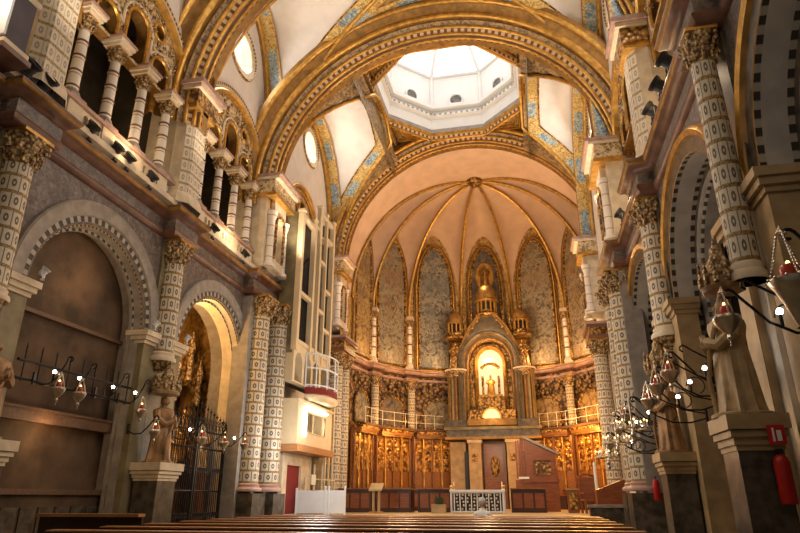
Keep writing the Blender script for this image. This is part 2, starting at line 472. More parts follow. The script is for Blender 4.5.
# entablature, breaking forward over every pier
def plan_sweep(m, path, prof, mats):
    n = len(path); rings = []; L = [0]
    for k in range(n):
        p = Vector(path[k]); a = Vector(path[max(k-1, 0)]); b = Vector(path[min(k+1, n-1)])
        d1 = (p-a).normalized() if k else (b-p).normalized(); d2 = (b-p).normalized() if k < n-1 else d1
        n1 = Vector((d1.y, -d1.x)); n2 = Vector((d2.y, -d2.x)); nm = (n1+n2); nm = nm/max(.5, nm.dot(n1))
        rings.append([(p.x+nm.x*o, p.y+nm.y*o, z) for o, z in prof])
        if k: L.append(L[-1]+(Vector(path[k])-Vector(path[k-1])).length)
    m.sweep(rings, L, mats, smooth=False)
ENT = [(-.3, 7.48), (.0, 7.48), (.07, 7.52), (.10, 7.6), (.07, 7.66), (.04, 7.68), (.04, 7.94), (.10, 7.97), (.13, 8.03), (.22, 8.07), (.27, 8.15), (.27, 8.2), (.22, 8.23), (-.4, 8.34)]
ENM = ['redmarble', 'redmarble', 'redmarble', 'redmarble', 'golddark', 'brocade', 'redmarble', 'redmarble', 'redmarble', 'golddark', 'redmarble', 'redmarble', 'creamstone']
for s in (-1, 1):
    path = [(X(s, 0), -1)]
    for y in PY:
        w = .50 if y < 18 else 1.1
        path += [(X(s, 0), y-w), (X(s, .34), y-w), (X(s, .34), y+w), (X(s, 0), y+w)]
    path += [(X(s, 0), 20.0)] if s > 0 else [(X(s, 0), 19.6)]
    if s > 0: path = path[::-1]
    m = MB(); plan_sweep(m, path, ENT, ENM)
    struct(m, 'trim')

# ------------------------------------------------------------------ gallery arcade
def gallery(s, c):
    m = MB('filigree')
    # pierced tympanum
    zs = 11.38
    def slot(y, hw, z1): return [(y-hw, zs)]+[(a, b) for a, b in arc(y, z1, hw, PI, 0, 14)]+[(y+hw, zs)]
    outer = [(c-2.1, 11.3)]+arc(c, 11.5, 2.1, PI, 0, 32)+[(c+2.1, 11.3)]
    holes = [slot(c, .40, 12.35), slot(c-1.05, .36, 11.75), slot(c+1.05, .36, 11.75), circ(c-.85, 12.85, .22, 14), circ(c+.85, 12.85, .22, 14)]
    m.plate(outer, holes, lambda u, v, d: (XU(s, -.12-d), u, v), .3, 'filigree', 'golddark')
    for y, hw, z1 in ((c, .42, 12.35), (c-1.05, .38, 11.75), (c+1.05, .38, 11.75)):
        for q, rr in ((.0, .055), (.13, .04)):
            pts = [(XU(s, -.08), y-hw-q, zs-.05)]+[(XU(s, -.08), a, b) for a, b in arc(y, z1, hw+q, PI, 0, 16)]+[(XU(s, -.08), y+hw+q, zs-.05)]
            m.tube(pts, rr, 6, 'gold' if q < .1 else 'creamstone')
        # leaf cusps along the arch
        for k in range(9):
            a = PI*k/8
            m.sphere((XU(s, -.06), y+(hw+.07)*cos(a), z1+(hw+.07)*sin(a)), .05, 6, 'capital')
    for y in (c-.85, c+.85):
        m.tube([(XU(s, -.1), a, b) for a, b in circ(y, 12.85, .24, 16)], .045, 6, 'gold', True)
    # leafy scrolls
    rnd = random.Random(int(c*10))
    for k in range(90):
        a = rnd.uniform(.12, PI-.12); r = rnd.uniform(1.25, 2.0)
        m.sphere((XU(s, -.1), c+r*cos(a), 11.55+r*sin(a)), rnd.uniform(.03, .075), 6, 'capital')
    # big enclosing arch
    P = [(-.1, 2.05), (.05, 2.07), (.1, 2.13), (.05, 2.2), (.02, 2.22), (.06, 2.27), (.06, 2.37), (.02, 2.4), (-.02, 2.42)]
    ML = ['gold', 'gold', 'gold', 'golddark', 'creamstone', 'beading', 'creamstone', 'gold']
    rings = [[(XU(s, d), c+q*cos(PI-PI*k/32), 11.5+q*sin(PI-PI*k/32)) for d, q in P] for k in range(33)]
    m.sweep(rings, [2.1*PI*k/32 for k in range(33)], ML)
    struct(m, 'trim')
    # parapet: pierced panels between the column pedestals, with a top rail
    m = MB('creamstone'); m.sm = False
    m.box((XU(s, -.0), c, 8.42), (.5, 4.3, .14), mat='creamstone')
    m.box((XU(s, .03), c, 8.96), (.3, 4.3, .08), mat='pinkmarble')
    for j in range(3):
        y0 = c-1.575+1.05*j+.2; y1 = y0+.65
        holes = [[(y0+.09+k*.19, 8.56)]+arc(y0+.155+k*.19, 8.78, .065, PI, 0, 6)+[(y0+.22+k*.19, 8.56)] for k in range(3)]
        m.plate([(y0, 8.48), (y1, 8.48), (y1, 8.93), (y0, 8.93)], holes, lambda u, v, d: (XU(s, .1-d), u, v), .12, 'creamstone')
    struct(m, 'trim')
for s in (-1, 1):
    for c in BAYS: gallery(s, c)

# upper piers that carry the transverse arches, with patterned faces and gilt heads
for s in (-1, 1):
    for y in PY[1:3]:
        m = MB('diaper')
        w, dd = .46, .42
        prof = [(-.05, -w-.06), (dd-.18, -w), (dd, -w+.2), (dd, w-.2), (dd-.18, w), (-.05, w+.06)]
        zz = [8.45, 8.6, 8.75, 8.8, 11.3]
        sc_ = [1.22, 1.22, 1.08, 1.0, .94]
        for a in range(len(zz)-1):
            l = 0.
            for k in range(5):
                (d0, y0), (d1, y1) = prof[k], prof[k+1]
                seg = math.hypot(d1-d0, y1-y0)
                q0, q1 = sc_[a], sc_[a+1]
                mt = 'diaper' if a == 3 and k in (1, 2, 3) else 'creamstone'
                m.quad((XU(s, d0*q0), y+y0*q0, zz[a]), (XU(s, d1*q0), y+y1*q0, zz[a]), (XU(s, d1*q1), y+y1*q1, zz[a+1]), (XU(s, d0*q1), y+y0*q1, zz[a+1]), mt,
                       [(0, zz[a]), (seg*1.5, zz[a]), (seg*1.5, zz[a+1]), (0, zz[a+1])])
        for z0, h, ex, mt in ((11.3, .14, .06, 'gold'), (11.44, .42, .10, 'goldcarve'), (11.86, .12, .2, 'creamstone'), (11.98, .14, .28, 'pinkmarble')):
            m.box((XU(s, (dd+ex)/2-.05), y, z0+h/2), (dd+ex+.1, 2*w+ex*1.6, h), mat=mt)
        struct(m, 'trim')
    # taller crossing pier heads
    for y in (18.25, 25.9):
        m = MB('creamstone'); m.sm = False
        m.box((XU(s, .2), y, 9.9), (.5, 1.7 if y < 20 else 1.2, 2.8), mat='creamstone')
        for e in (-.55, .55):
            m.lathe((XU(s, .55), y+e, 8.5), [(.2, 0), (.2, .12), (.13, .2), (.12, 1.7), (.19, 1.95), (.2, 2.05)], 12, 'ringed')
        for z0, h, ex, mt in ((11.0, .12, .3, 'gold'), (11.12, .5, .26, 'filigree'), (11.62, .12, .36, 'creamstone'), (11.74, .1, .42, 'pinkmarble')):
            m.box((XU(s, ex+.1), y, z0+h/2), (.55+ex, 1.75+ex*.6 if y < 20 else 1.3+ex*.6, h), mat=mt)
        m.plate([(y-.5, 8.6), (y+.5, 8.6), (y+.5, 11.), (y-.5, 11.)], [[(y-.28, 8.9)]+arc(y, 10.2, .28, PI, 0, 10)+[(y+.28, 8.9)]], lambda u, v, d: (XU(s, .62-d), u, v), .18, 'creamstone')
        pts = [(XU(s, .64), a, b) for a, b in [(y-.34, 8.9)]+arc(y, 10.2, .34, PI, 0, 12)+[(y+.34, 8.9)]]
        m.tube(pts, .06, 6, 'goldcarve')
        struct(m, 'trim')

# ------------------------------------------------------------------ transverse arches
def roll(dy, r, q, n=4, a0=PI*.75, a1=PI*1.75):
    return [(dy+q*cos(a0+(a1-a0)*k/n), r+q*sin(a0+(a1-a0)*k/n)) for k in range(n+1)]
def transverse(y, cx, cz, r, full=True, leg=.6):
    seq = ([([(-1.1, r+1.2), (-1.1, r+1.0)], 'golddark'), (roll(-1.1, r+.93, .08), 'gold'), ([(-1.0, r+.86), (-.84, r+.68)], 'golddark')] if full else [([(-.78, r+.85), (-.78, r+.62)], 'golddark')])+[ (roll(-.80, r+.56, .085), 'gold'), ([(-.66, r+.50), (-.66, r+.44)], 'golddark'), ([(-.60, r+.42), (-.52, r+.35)], 'mosaic'),
           (roll(-.50, r+.30, .06), 'gold'), ([(-.44, r+.26), (-.36, r+.17)], 'dentil'), (roll(-.34, r+.13, .06), 'gold'), ([(-.28, r+.10), (-.22, r+.07)], 'redmarble'), (roll(-.2, r+.04, .05), 'gold'), ([(-.14, r+.02), (-.14, r)], 'dentil'), ([(.14, r)], 'golddark'), ([(.14, r+.02)], 'dentil'),
           ([(.3, r+.15), (.36, r+.3)], 'gold'), ([(.6, r+.4), (.66, r+.5)], 'golddark'), ([(.78, r+.5), (.78, r+.85)], 'gold')]
    P = []; ML = []
    for pts, mt in seq:
        for k, p in enumerate(pts):
            if P: ML.append(mt if k else mt)
            P.append(p)
    st = [(PI, -leg), (PI, 0)]
    rings = []; L = []; n = 56
    rings.append([(cx-q, y+dy, cz-leg) for dy, q in P]); L.append(-leg)
    for k in range(n+1):
        a = PI-PI*k/n; rings.append([(cx+q*cos(a), y+dy, cz+q*sin(a)) for dy, q in P]); L.append(r*PI*k/n)
    rings.append([(cx+q, y+dy, cz-leg) for dy, q in P]); L.append(r*PI+leg)
    m = MB(); m.sweep(rings, L, ML); struct(m, 'trim')
transverse(7.95, -.15, 11.4, 5.72)
transverse(13.05, -.15, 11.4, 5.72)
transverse(18.1, -.05, 11.3, 5.72)
transverse(25.9, .15, 11.55, 5.75, False)

# ------------------------------------------------------------------ vaults
HB = 6.75                                            # rise of the nave vault; the crossing is a plain half circle
def zlong(x, h=RV):
    q = 1-(x/RV)**2
    return CZ+h*math.sqrt(q) if q > 0 else -1
def zlat(y, c):
    cz, r, h = FORM[c]; q = 1-((y-c)/r)**2
    return cz+h*math.sqrt(q) if q > 0 else cz
def vault(c, y0, y1, dome=False):
    m = MB('cream'); nx, ny = 64, 28; hb = RV if dome else HB
    zl = lambda x: zlong(x, hb)
    xs = [WL-.15+(WR-WL+.3)*i/nx for i in range(nx+1)]; ys = [y0+(y1-y0)*j/ny for j in range(ny+1)]
    if dome: xs = [x for x in xs if abs(x) > 3.1]+[-3.0, 3.0]; xs.sort()
    i0 = m.add([(x, y, max(zl(x), zlat(y, c))) for y in ys for x in xs]); W = len(xs)
    for j in range(ny):
        for i in range(W-1):
            if dome and xs[i] >= -3.01 and xs[i+1] <= 3.01: continue
            xm = (xs[i]+xs[i+1])/2; ym = (ys[j]+ys[j+1])/2
            long_ = zl(xm) > zlat(ym, c)
            m.face((i0+j*W+i, i0+j*W+i+1, i0+(j+1)*W+i+1, i0+(j+1)*W+i), None, 'mosaic' if (long_ and dome) else ('goldmosaic' if long_ else 'cream'))
    # groin bands of blue and gold, rolls on the groins, and bands on the wall arches
    for sx in (-1, 1):
        xw = WL if sx < 0 else WR
        pts = []
        K = 24
        cz, r, h = FORM[c]
        hi = r*.985
        for sy in (-1, 1):
            g = []
            for k in range(K+1):
                t = hi*cos(PI/2*k/K); y = c+sy*t; z = zlat(y, c); q = 1-((z-CZ)/hb)**2
                x = RV*math.sqrt(q) if q > 0 else 0.
                if dome and x < 3.0: x = 3.0
                x = min(x, abs(xw)-.02)
                g.append((sx*x, y, z))
            m.tube([(x-sx*.02, y, z-.04) for x, y, z in g], .075, 6, 'gold')
            a = []; b_ = []; d = []; e = []; L = [0]
            for k, (x, y, z) in enumerate(g):
                a.append([(x+sx*.03, y, z-.025), (min(abs(x)+.72, abs(xw))*sx, y, z-.025)])
                yy = y+sy*min(.42, max(0, c*0+hi*1.04-abs(y-c)))
                b_.append([(x-sx*.02, y+sy*.02, zl(x)-.03 if abs(x) < RV else z-.03), (x, yy, zl(x)-.03 if abs(x) < RV else z-.03)])
                if k: L.append(L[-1]+math.dist(g[k], g[k-1]))
            m.sweep(a, L, ['blueband'], smooth=True)
            if not dome: m.sweep(b_, L, ['blueband'], smooth=True)
            edge = [(min(abs(p[1][0]), abs(xw))*sx, p[1][1], p[1][2]-.02) for p in a]
            m.tube(edge, .03, 5, 'goldcarve')
        # wall-arch band and roll
        rings = []; L = []; fr = []
        for k in range(41):
            a_ = PI-PI*k/40; y = c+r*.985*cos(a_); z = cz+h*.985*sin(a_)
            rings.append([(xw-sx*.06, y, z-.02), (xw-sx*.62, y, z-.02)]); L.append(r*PI*k/40); fr.append((xw-sx*.05, c+r*.96*cos(a_), cz+h*.97*sin(a_)))
        m.sweep(rings, L, ['blueband'])
        lo = [(xw-sx*.05, c-r*.96, z) for z in (11.2, 11.9)]; hi2 = [(xw-sx*.05, c+r*.96, z) for z in (11.9, 11.2)]
        m.tube(lo+fr+hi2, .10, 8, 'gold')
        m.tube([(xw-sx*.03, c+(p[1]-c)*.93, p[2]-.12) for p in fr], .05, 6, 'golddark')
    if not dome:      # blue and gilt band across the gilt web, parallel to the transverse arch
        for yb in (y1-1.15, y0+1.15):
            zz = zlat(yb, c); xg = RV*math.sqrt(max(.01, 1-((zz-CZ)/hb)**2))*.93
            xs_ = [-xg+2*xg*k/24 for k in range(25)]
            m.sweep([[(x, yb-.26, zl(x)-.03), (x, yb+.26, zl(x)-.03)] for x in xs_], [RV*math.asin(x/RV) for x in xs_], ['blueband'], smooth=True)
    return m
struct(vault(5.4, 2.5, 7.95), 'ceiling')
struct(vault(10.5, 7.95, 13.05), 'ceiling.001')
struct(vault(15.55, 13.05, 18.1), 'ceiling.002')
mv = vault(21.9, 18.1, 25.9, True)
# crossing ceiling: flat carved panel round the octagon
OC = (-.02, 21.85); OA = 3.0; OR = OA/cos(PI/8)
def octa(r, z): return [(OC[0]+r*cos(PI/8+k*PI/4), OC[1]+r*sin(PI/8+k*PI/4), z) for k in range(8)]
o8 = [(p[0], p[1]) for p in octa(OR, 0)]
mv.plate([(-3.25, 18.3), (3.25, 18.3), (3.25, 25.7), (-3.25, 25.7)], [o8], lambda u, v, d: (u, v, 17.62+d), .15, 'goldmosaic', 'golddark')
for e in (-1, 1):
    mv.quad((e*3.2, 18.1, 16.0), (e*3.2, 25.8, 16.0), (e*3.2, 25.8, 17.65), (e*3.2, 18.1, 17.65), 'mosaic')
struct(mv, 'ceiling.003')
# beams of the crossing with dentils
m = MB('golddark')
def beam(p, q, w, h, side='dentil'):
    p = Vector(p); q = Vector(q); d = (q-p); l = d.length; d.normalize(); n = Vector((-d.y, d.x, 0))*w/2; z = Vector((0, 0, h))
    prof = lambda o: [o-n+z, o-n+z*.45, o-n*.8+z*.35, o-n*.6, o-n*.2+z*.06, o+n*.2+z*.06, o+n*.6, o+n*.8+z*.35, o+n+z*.45, o+n+z]
    m.sweep([prof(p), prof(q)], [0, l], ['golddark', 'gold', 'dentil', 'gold', 'golddark', 'gold', 'dentil', 'gold', 'golddark'], smooth=False)
for e in (-1, 1): beam((OC[0]+e*(OA+.16), 18.4, 17.32), (OC[0]+e*(OA+.16), 25.5, 17.32), .34, .34)
for k in range(8):
    a, b = octa(OR+.17, 17.36)[k], octa(OR+.17, 17.36)[(k+1) % 8]
    beam(a, b, .3, .3)
# nested triangular coffers in the corners
for ex in (-1, 1):
    for ey in (-1, 1):
        A = Vector((ex*2.95, OC[1]+ey*3.2, 0)); B = Vector((ex*2.95, OC[1]+ey*1.35, 0)); C = Vector((ex*1.35, OC[1]+ey*3.2, 0)); G = (A+B+C)/3
        for q, z, r_ in ((.86, 17.5, .07), (.55, 17.54, .06), (.28, 17.57, .05)):
            m.tube([tuple(G+(p-G)*q+Vector((0, 0, z))) for p in (A, B, C)], r_, 6, 'gold', True)
struct(m, 'trim')

# octagonal lantern
m = MB('white'); m.sm = False
def oring(r1, z1, r2, z2, mat='white'):
    a, b = octa(r1, z1), octa(r2, z2)
    for k in range(8):
        k2 = (k+1) % 8; L = math.dist(a[k], a[k2])
        m.quad(a[k], a[k2], b[k2], b[k], mat, [(0, z1), (L, z1), (L, z2), (0, z2)])
oring(OR, 17.5, OR*.985, 17.62, 'gold'); oring(OR*.985, 17.62, OR*.98, 17.8, 'greystone')
for r1, z1, r2, z2 in ((.98, 17.8, .965, 18.35), (.965, 18.35, .92, 18.42), (.92, 18.42, .92, 18.52), (.92, 18.52, .955, 18.56), (.955, 18.56, .955, 18.75), (.955, 18.75, .89, 18.8), (.89, 18.8, .885, 18.98), (.885, 18.98, .96, 19.02), (.96, 19.02, .955, 20.7)):
    oring(OR*r1, z1, OR*r2, z2)
struct(m, 'wall_lantern')
m = MB('white')
for k in range(8):
    for r1, z1, r2, z2 in ((.95, 19.0, .955, 20.7),):
        a = octa(OR*r1, z1)[k]; b = octa(OR*r2, z2)[k]; m.tube([a, b], .10, 8, 'white')
for k in range(8):
    a = octa(OR*.955, 20.7)[k]; b = octa(OR*.30, 22.9)[k]; m.tube([a, b], .09, 6, 'white')
for r, z, q in ((.955, 20.72, .09), (.62, 21.82, .06), (.30, 22.9, .08)): m.tube(octa(OR*r, z), q, 6, 'white', True)
for k in range(8):          # modillions under the lantern cornice
    A, B = Vector(octa(OR*.93, 18.5)[k]), Vector(octa(OR*.93, 18.5)[(k+1) % 8])
    for j in range(9): m.box(tuple(A.lerp(B, (j+.5)/9)), (.10, .10, .09), PI/8+k*PI/4+PI/8, 'greystone')
struct(m, 'trim')
for k in range(8):          # glazed lantern roof, one pane each side
    m = MB('skyglow'); m.sm = False
    a, b = octa(OR*.95, 20.74), octa(OR*.30, 22.95)
    m.quad(a[k], a[(k+1) % 8], b[(k+1) % 8], b[k]); struct(m, 'window')
m = MB('skyglow'); m.f = []; i = m.add(octa(OR*.3, 22.98)); m.face(range(i, i+8)); struct(m, 'window')
for k in range(8):          # small round ports above the cornice
    m = MB('greystone'); mid = Vector(octa(OR*.955, 19.25)[k]).lerp(Vector(octa(OR*.955, 19.25)[(k+1) % 8]), .5)
    nrm = (Vector((OC[0], OC[1], 19.25))-mid).normalized(); tt = Vector((-nrm.y, nrm.x, 0)); up = Vector((0, 0, 1))
    m.tube([tuple(mid+nrm*.02+tt*(.33*cos(a))+up*(.33*sin(a))) for a in [2*PI*j/18 for j in range(18)]], .06, 6, 'white', True)
    i = m.add([tuple(mid+nrm*.01+tt*(.32*cos(a))+up*(.32*sin(a))) for a in [2*PI*j/18 for j in range(18)]]); m.face(range(i, i+18), None, 'darkmarble', False)
    struct(m, 'window')

# oculus windows
for s in (-1, 1):
    for c, z in ((5.4, 15.65), (10.5, 15.65), (15.55, 15.65), (22.3, 16.)):
        m = MB('glow')
        i = m.add([(XU(s, -.55), a, b) for a, b in circ(c, z, .66, 28)]); m.face(range(i, i+28), None, 'glow', False)
        P = [(-.5, .62), (-.1, .68), (.02, .70), (.02, .90), (.07, .93), (.02, .98), (-.02, 1.0)]
        rings = [[(XU(s, d), c+q*cos(2*PI*k/32), z+q*sin(2*PI*k/32)) for d, q in P] for k in range(33)]
        m.sweep(rings, [.8*2*PI*k/32 for k in range(33)], ['creamstone', 'creamstone', 'creamstone', 'beading', 'goldcarve', 'greystone'][:6])
        struct(m, 'window')
# filigree lunette above the organ
for s in (-1, 1):
    m = MB('filigree')
    m.plate([(20.15, 11.9)]+arc(21.9, 11.9, 1.75, PI, 0, 24)[1:-1]+[(23.65, 11.9)], [circ(21.9, 12.75, .3, 14), circ(21.2, 12.35, .22, 12), circ(22.6, 12.35, .22, 12)], lambda u, v, d: (XU(s, -.1-d), u, v), .1, 'filigree', 'golddark')
    for q, rr, mt in ((1.75, .09, 'gold'), (1.92, .06, 'creamstone'), (1.5, .05, 'gold')): m.tube([(XU(s, -.04), a, b) for a, b in arc(21.9, 11.9, q, PI, 0, 28)], rr, 6, mt)
    for a, b, r in ((21.9, 12.75, .34), (21.2, 12.35, .26), (22.6, 12.35, .26)): m.tube([(XU(s, -.06), y, z) for y, z in circ(a, b, r, 16)], .045, 6, 'gold', True)
    struct(m, 'trim')

# ------------------------------------------------------------------ apse
NP = 7
ANG = [-90, -67.8, -43, -13.5, 13.5, 43, 67.8, 90]   # corners of the apse seen from its centre
def apv(k, r=RA):
    i = max(0, min(NP-1, int(math.floor(k)))); a = math.radians(ANG[i]+(ANG[i+1]-ANG[i])*(k-i))
    return (AX+r*sin(a), YC+r*cos(a))
BOSS = Vector((AX, 29.5, 17.35)); Z0 = 10.7; ZT = 15.5
def ribpt(p, z, t): return Vector((BOSS.x+(p[0]-BOSS.x)*cos(t*PI/2), BOSS.y+(p[1]-BOSS.y)*cos(t*PI/2), z+(BOSS.z-z)*sin(t*PI/2)))
def arch_h(u):           # pointed wall arch
    w = abs(2*u-1); return math.sqrt(max(0, 1-w**1.7))
m = MB('cream')
for k in range(NP):
    A, B = apv(k), apv(k+1); nu, nt_ = 14, 16
    zt = ZT+.35
    # vault web
    rows = []
    for j in range(nt_+1):
        t = j/nt_
        rows.append([ribpt((A[0]+(B[0]-A[0])*i/nu, A[1]+(B[1]-A[1])*i/nu), Z0+(zt-Z0)*arch_h(i/nu), t) for i in range(nu+1)])
    i0 = m.add([p for r in rows for p in r])
    for j in range(nt_):
        for i in range(nu): m.face((i0+j*(nu+1)+i, i0+j*(nu+1)+i+1, i0+(j+1)*(nu+1)+i+1, i0+(j+1)*(nu+1)+i), None, 'pinkplaster')
# strip between the apse arch and the first ribs
rows = []
for j in range(9):
    q = j/8; row = []
    for i in range(41):
        a = PI-PI*i/40
        P0 = Vector((.15+5.95*cos(a), 25.8, 11.55+5.95*sin(a)))
        t = 1-abs(2*i/40-1); e = 0 if i <= 20 else NP
        P1 = ribpt(apv(e), Z0, math.asin(min(1, sin(a)))/(PI/2))
        row.append(P0.lerp(P1, q))
    rows.append(row)
i0 = m.add([p for r in rows for p in r])
for j in range(8):
    for i in range(40): m.face((i0+j*41+i, i0+j*41+i+1, i0+(j+1)*41+i+1, i0+(j+1)*41+i), None, 'pinkplaster')
MT['pinkplaster'] = M_plain('rose_cream_plaster', (.64, .43, .29), .75, 0, .08, 1.5)
struct(m, 'ceiling_apse')
m = MB('gold')
for k in range(NP+1):
    p = apv(k, RA-.06)
    for o, r_, mt in ((0, .085, 'gold'), (.12, .045, 'golddark'), (-.12, .045, 'golddark')):
        m.tube([tuple(ribpt(apv(k+o*.18, RA-.06), Z0-.1, j/20)-Vector((0, 0, .05))) for j in range(21)], r_, 6, mt)
m.lathe((BOSS.x, BOSS.y, BOSS.z-.25), [(1e-4, 0), (.3, .02), (.42, .12), (.42, .2), (.5, .22), (.5, .35)], 16, 'goldcarve')
struct(m, 'trim')
# apse wall: lower storey, upper storey, cornice
m = MB('goldmosaic'); m.sm = False
V = [apv(k) for k in range(NP+1)]
for k in range(NP):
    A, B = V[k], V[k+1]
    for z0, z1, mt in ((.8, 4.5, 'stallwood'), (4.5, 7.6, 'relief'), (7.6, 16.5, 'goldmosaic')):
        m.quad((A[0], A[1], z0), (B[0], B[1], z0), (B[0], B[1], z1), (A[0], A[1], z1), mt)
for e in (0, NP):
    m.quad((V[e][0], V[e][1], .8), (V[e][0], 26.0, .8), (V[e][0], 26.0, 12.5), (V[e][0], V[e][1], 12.5), 'goldmosaic')
struct(m, 'wall_apse')
m = MB()
APENT = [(-.2, 7.1), (.04, 7.1), (.1, 7.16), (.1, 7.25), (.05, 7.28), (.05, 7.36), (.2, 7.42), (.26, 7.5), (.26, 7.58), (.3, 7.62), (.3, 7.68), (-.1, 7.74)]
apath = []
for k in range(NP+1):
    p = Vector(apv(k)); c_ = Vector((AX, YC)); n = (c_-p).normalized(); t = Vector((-n.y, n.x))
    w, o = .28, .3
    if k == 0: apath += [(V[0][0], 26.6), tuple(p+Vector((0, -.2)))]
    if 0 < k < NP:
        # pass along the wall from the previous vertex
        apath += [tuple(p-t*w), tuple(p-t*w+n*o), tuple(p+t*w+n*o), tuple(p+t*w)]
    if k == NP: apath += [tuple(p+Vector((0, -.2))), (V[NP][0], 26.6)]
plan_sweep(m, apath, APENT, ['pinkmarble', 'pinkmarble', 'pinkmarble', 'gold', 'redmarble', 'redmarble', 'pinkmarble', 'pinkmarble', 'gold', 'pinkmarble', 'pinkmarble'])
struct(m, 'trim')
# ------------------------------------------------------------------ columns
ORD = ['first', 'second', 'third', 'fourth', 'fifth', 'sixth', 'seventh', 'eighth', 'ninth', 'tenth', 'eleventh', 'twelfth']
def leaf_capital(m, r, z0, z1, mat='capital', seed=3, nrow=2, nleaf=11):
    rnd = random.Random(seed); h = z1-z0
    m.lathe((0, 0, z0), [(r*1.02, 0), (r*1.12, .03), (r*1.02, .06), (r*1.02, h*.5), (r*1.35, h*.85), (r*1.45, h*.9)], 20, mat)
    for row in range(nrow):
        for k in range(nleaf):
            a = 2*PI*(k+.5*row)/nleaf; zz = z0+h*(.22+.36*row); R = r*(1.12+.2*row)
            p = [(R*.98*cos(a), R*.98*sin(a), zz-h*.16), (R*1.08*cos(a), R*1.08*sin(a), zz+h*.06), (R*1.27*cos(a), R*1.27*sin(a), zz+h*.14), (R*1.36*cos(a), R*1.36*sin(a), zz+h*.05)]
            m.tube(p, r*.17, 5, mat, r2=r*.06)
            m.sphere((R*1.3*cos(a), R*1.3*sin(a), zz+h*.02), r*.10*rnd.uniform(.8, 1.25), 6, mat)
    for a in (PI/4, 3*PI/4, 5*PI/4, 7*PI/4):
        m.sphere((r*1.6*cos(a), r*1.6*sin(a), z0+h*.80), r*.22, 8, mat); m.sphere((r*1.5*cos(a), r*1.5*sin(a), z0+h*.62), r*.16, 6, mat)
    m.box((0, 0, z0+h*.95), (r*2.7, r*2.7, h*.1), mat='gold')
def big_column(zb, zs, zc, zt, r, block, label, loc, group='inlaid columns along the nave piers'):
    t = thing('nave_column', label, 'column', loc, 0, group)
    m = MB('greystone')
    if block:
        m.box((0, 0, zb+(zs-zb)*.42), (r*2.5, r*2.5, (zs-zb)*.84), mat='darkmarble'); m.box((0, 0, zb+.06), (r*2.75, r*2.75, .12), mat='darkmarble')
    q = zs-.22
    m.lathe((0, 0, 0), [(r*1.3, q), (r*1.34, q+.05), (r*1.3, q+.09), (r*1.12, q+.13), (r*1.15, q+.19), (r*1.0, q+.23)], 24, 'pinkmarble' if block else 'creamstone')
    if not block:
        m.lathe((0, 0, 0), [(r*.35, zb), (r*.8, zb+.12), (r*1.2, q)], 20, 'capital')
    m.build('base', t)
    m = MB('shaft'); m.lathe((0, 0, 0), [(r, zs), (r*1.0, zs+(zc-zs)*.4), (r*.93, zc)], 28, 'shaft'); m.build('shaft', t)
    m = MB('capital'); leaf_capital(m, r*.93, zc, zt); m.build('capital', t)
    return t
ca = big_column(4.15, 4.6, 6.85, 7.48, .27, False, 'cream inlaid column cut off by the left edge of the photo, over the brown arch', (X(-1, .13), 7.95, 0))
dup(ca, (X(-1, .13), 13.05, 0), label='cream inlaid column between the brown arch and the golden arch on the left')
big_column(3.8, 4.0, 6.95, 7.48, .17, False, loc=(5.14, 7.68, 0), label='cream inlaid column high on the right wall, nearest of the two above the statues')
dup(ca, (X(1, .12), 13.05, 0), label='cream inlaid column on the right wall with a dark leaf capital, above the further pedestal')
cb = big_column(.0, 1.72, 6.8, 7.48, .37, True, 'tall cream inlaid column at the right jamb of the golden arch, left of its twin', (X(-1, .33), 17.85, 0))
dup(cb, (X(-1, .5), 18.98, 0), label='tall cream inlaid column on the left, the twin standing beside the lit organ booth')
dup(cb, (X(1, .22), 17.7, 0), label='tall cream inlaid column on the right behind the hanging lamps, nearer of the pair')
dup(cb, (X(1, .2), 18.95, 0), label='tall cream inlaid column on the right behind the hanging lamps, further of the pair')
cc = big_column(.8, 1.6, 6.65, 7.3, .28, True, 'slim cream inlaid column at the left mouth of the apse, next to the organ', (-5.72, 25.3, 0))
dup(cc, (-5.68, 26.2, 0), label='slim cream inlaid column at the left mouth of the apse, beside the first choir stalls')
dup(cc, (5.3, 25.3, 0), label='slim cream inlaid column at the right mouth of the apse, nearer the tall twin columns')
dup(cc, (5.5, 26.2, 0), label='slim cream inlaid column at the right mouth of the apse, beside the last choir stalls')
# entablature blocks over the slim columns
for s, x in ((-1, -5.75), (1, 5.4)):
    m = MB(); m.sm = False
    for z0, h, e, mt in ((7.3, .12, .0, 'redmarble'), (7.42, .3, -.08, 'goldcarve'), (7.72, .12, .1, 'redmarble'), (7.84, .1, .18, 'pinkmarble')): m.box((x-(s*-.0), 25.75, z0+h/2), (1.0+e, 1.9+e, h), mat=mt)
    struct(m, 'trim')

def gallery_column(label, loc):
    t = thing('gallery_column', label, 'column', loc, 0, 'ringed columns of the left gallery')
    m = MB('greystone'); m.box((0, 0, -.22), (.40, .40, .44), mat='creamstone'); m.box((0, 0, .02), (.46, .46, .05), mat='pinkmarble')
    m.lathe((0, 0, .04), [(.20, 0), (.21, .04), (.19, .08), (.15, .11), (.165, .15), (.13, .2)], 16, 'greystone'); m.build('base', t)
    m = MB('ringed'); m.lathe((0, 0, 0), [(.125, .22), (.12, 1.0), (.108, 1.8)], 16, 'ringed')
    for z in (.30, .68, 1.06, 1.44): m.lathe((0, 0, z), [(.125, 0), (.14, .025), (.125, .05)], 14, 'redmarble')
    m.build('shaft', t)
    m = MB('capital'); leaf_capital(m, .125, 1.78, 2.12, nleaf=8); m.build('capital', t)
    m = MB('creamstone'); m.box((0, 0, 2.17), (.46, .44, .09)); m.box((0, 0, 2.25), (.54, .52, .08)); m.box((0, 0, 2.32), (.60, .58, .06), mat='pinkmarble'); m.build('impost', t)
    return t
g0 = None
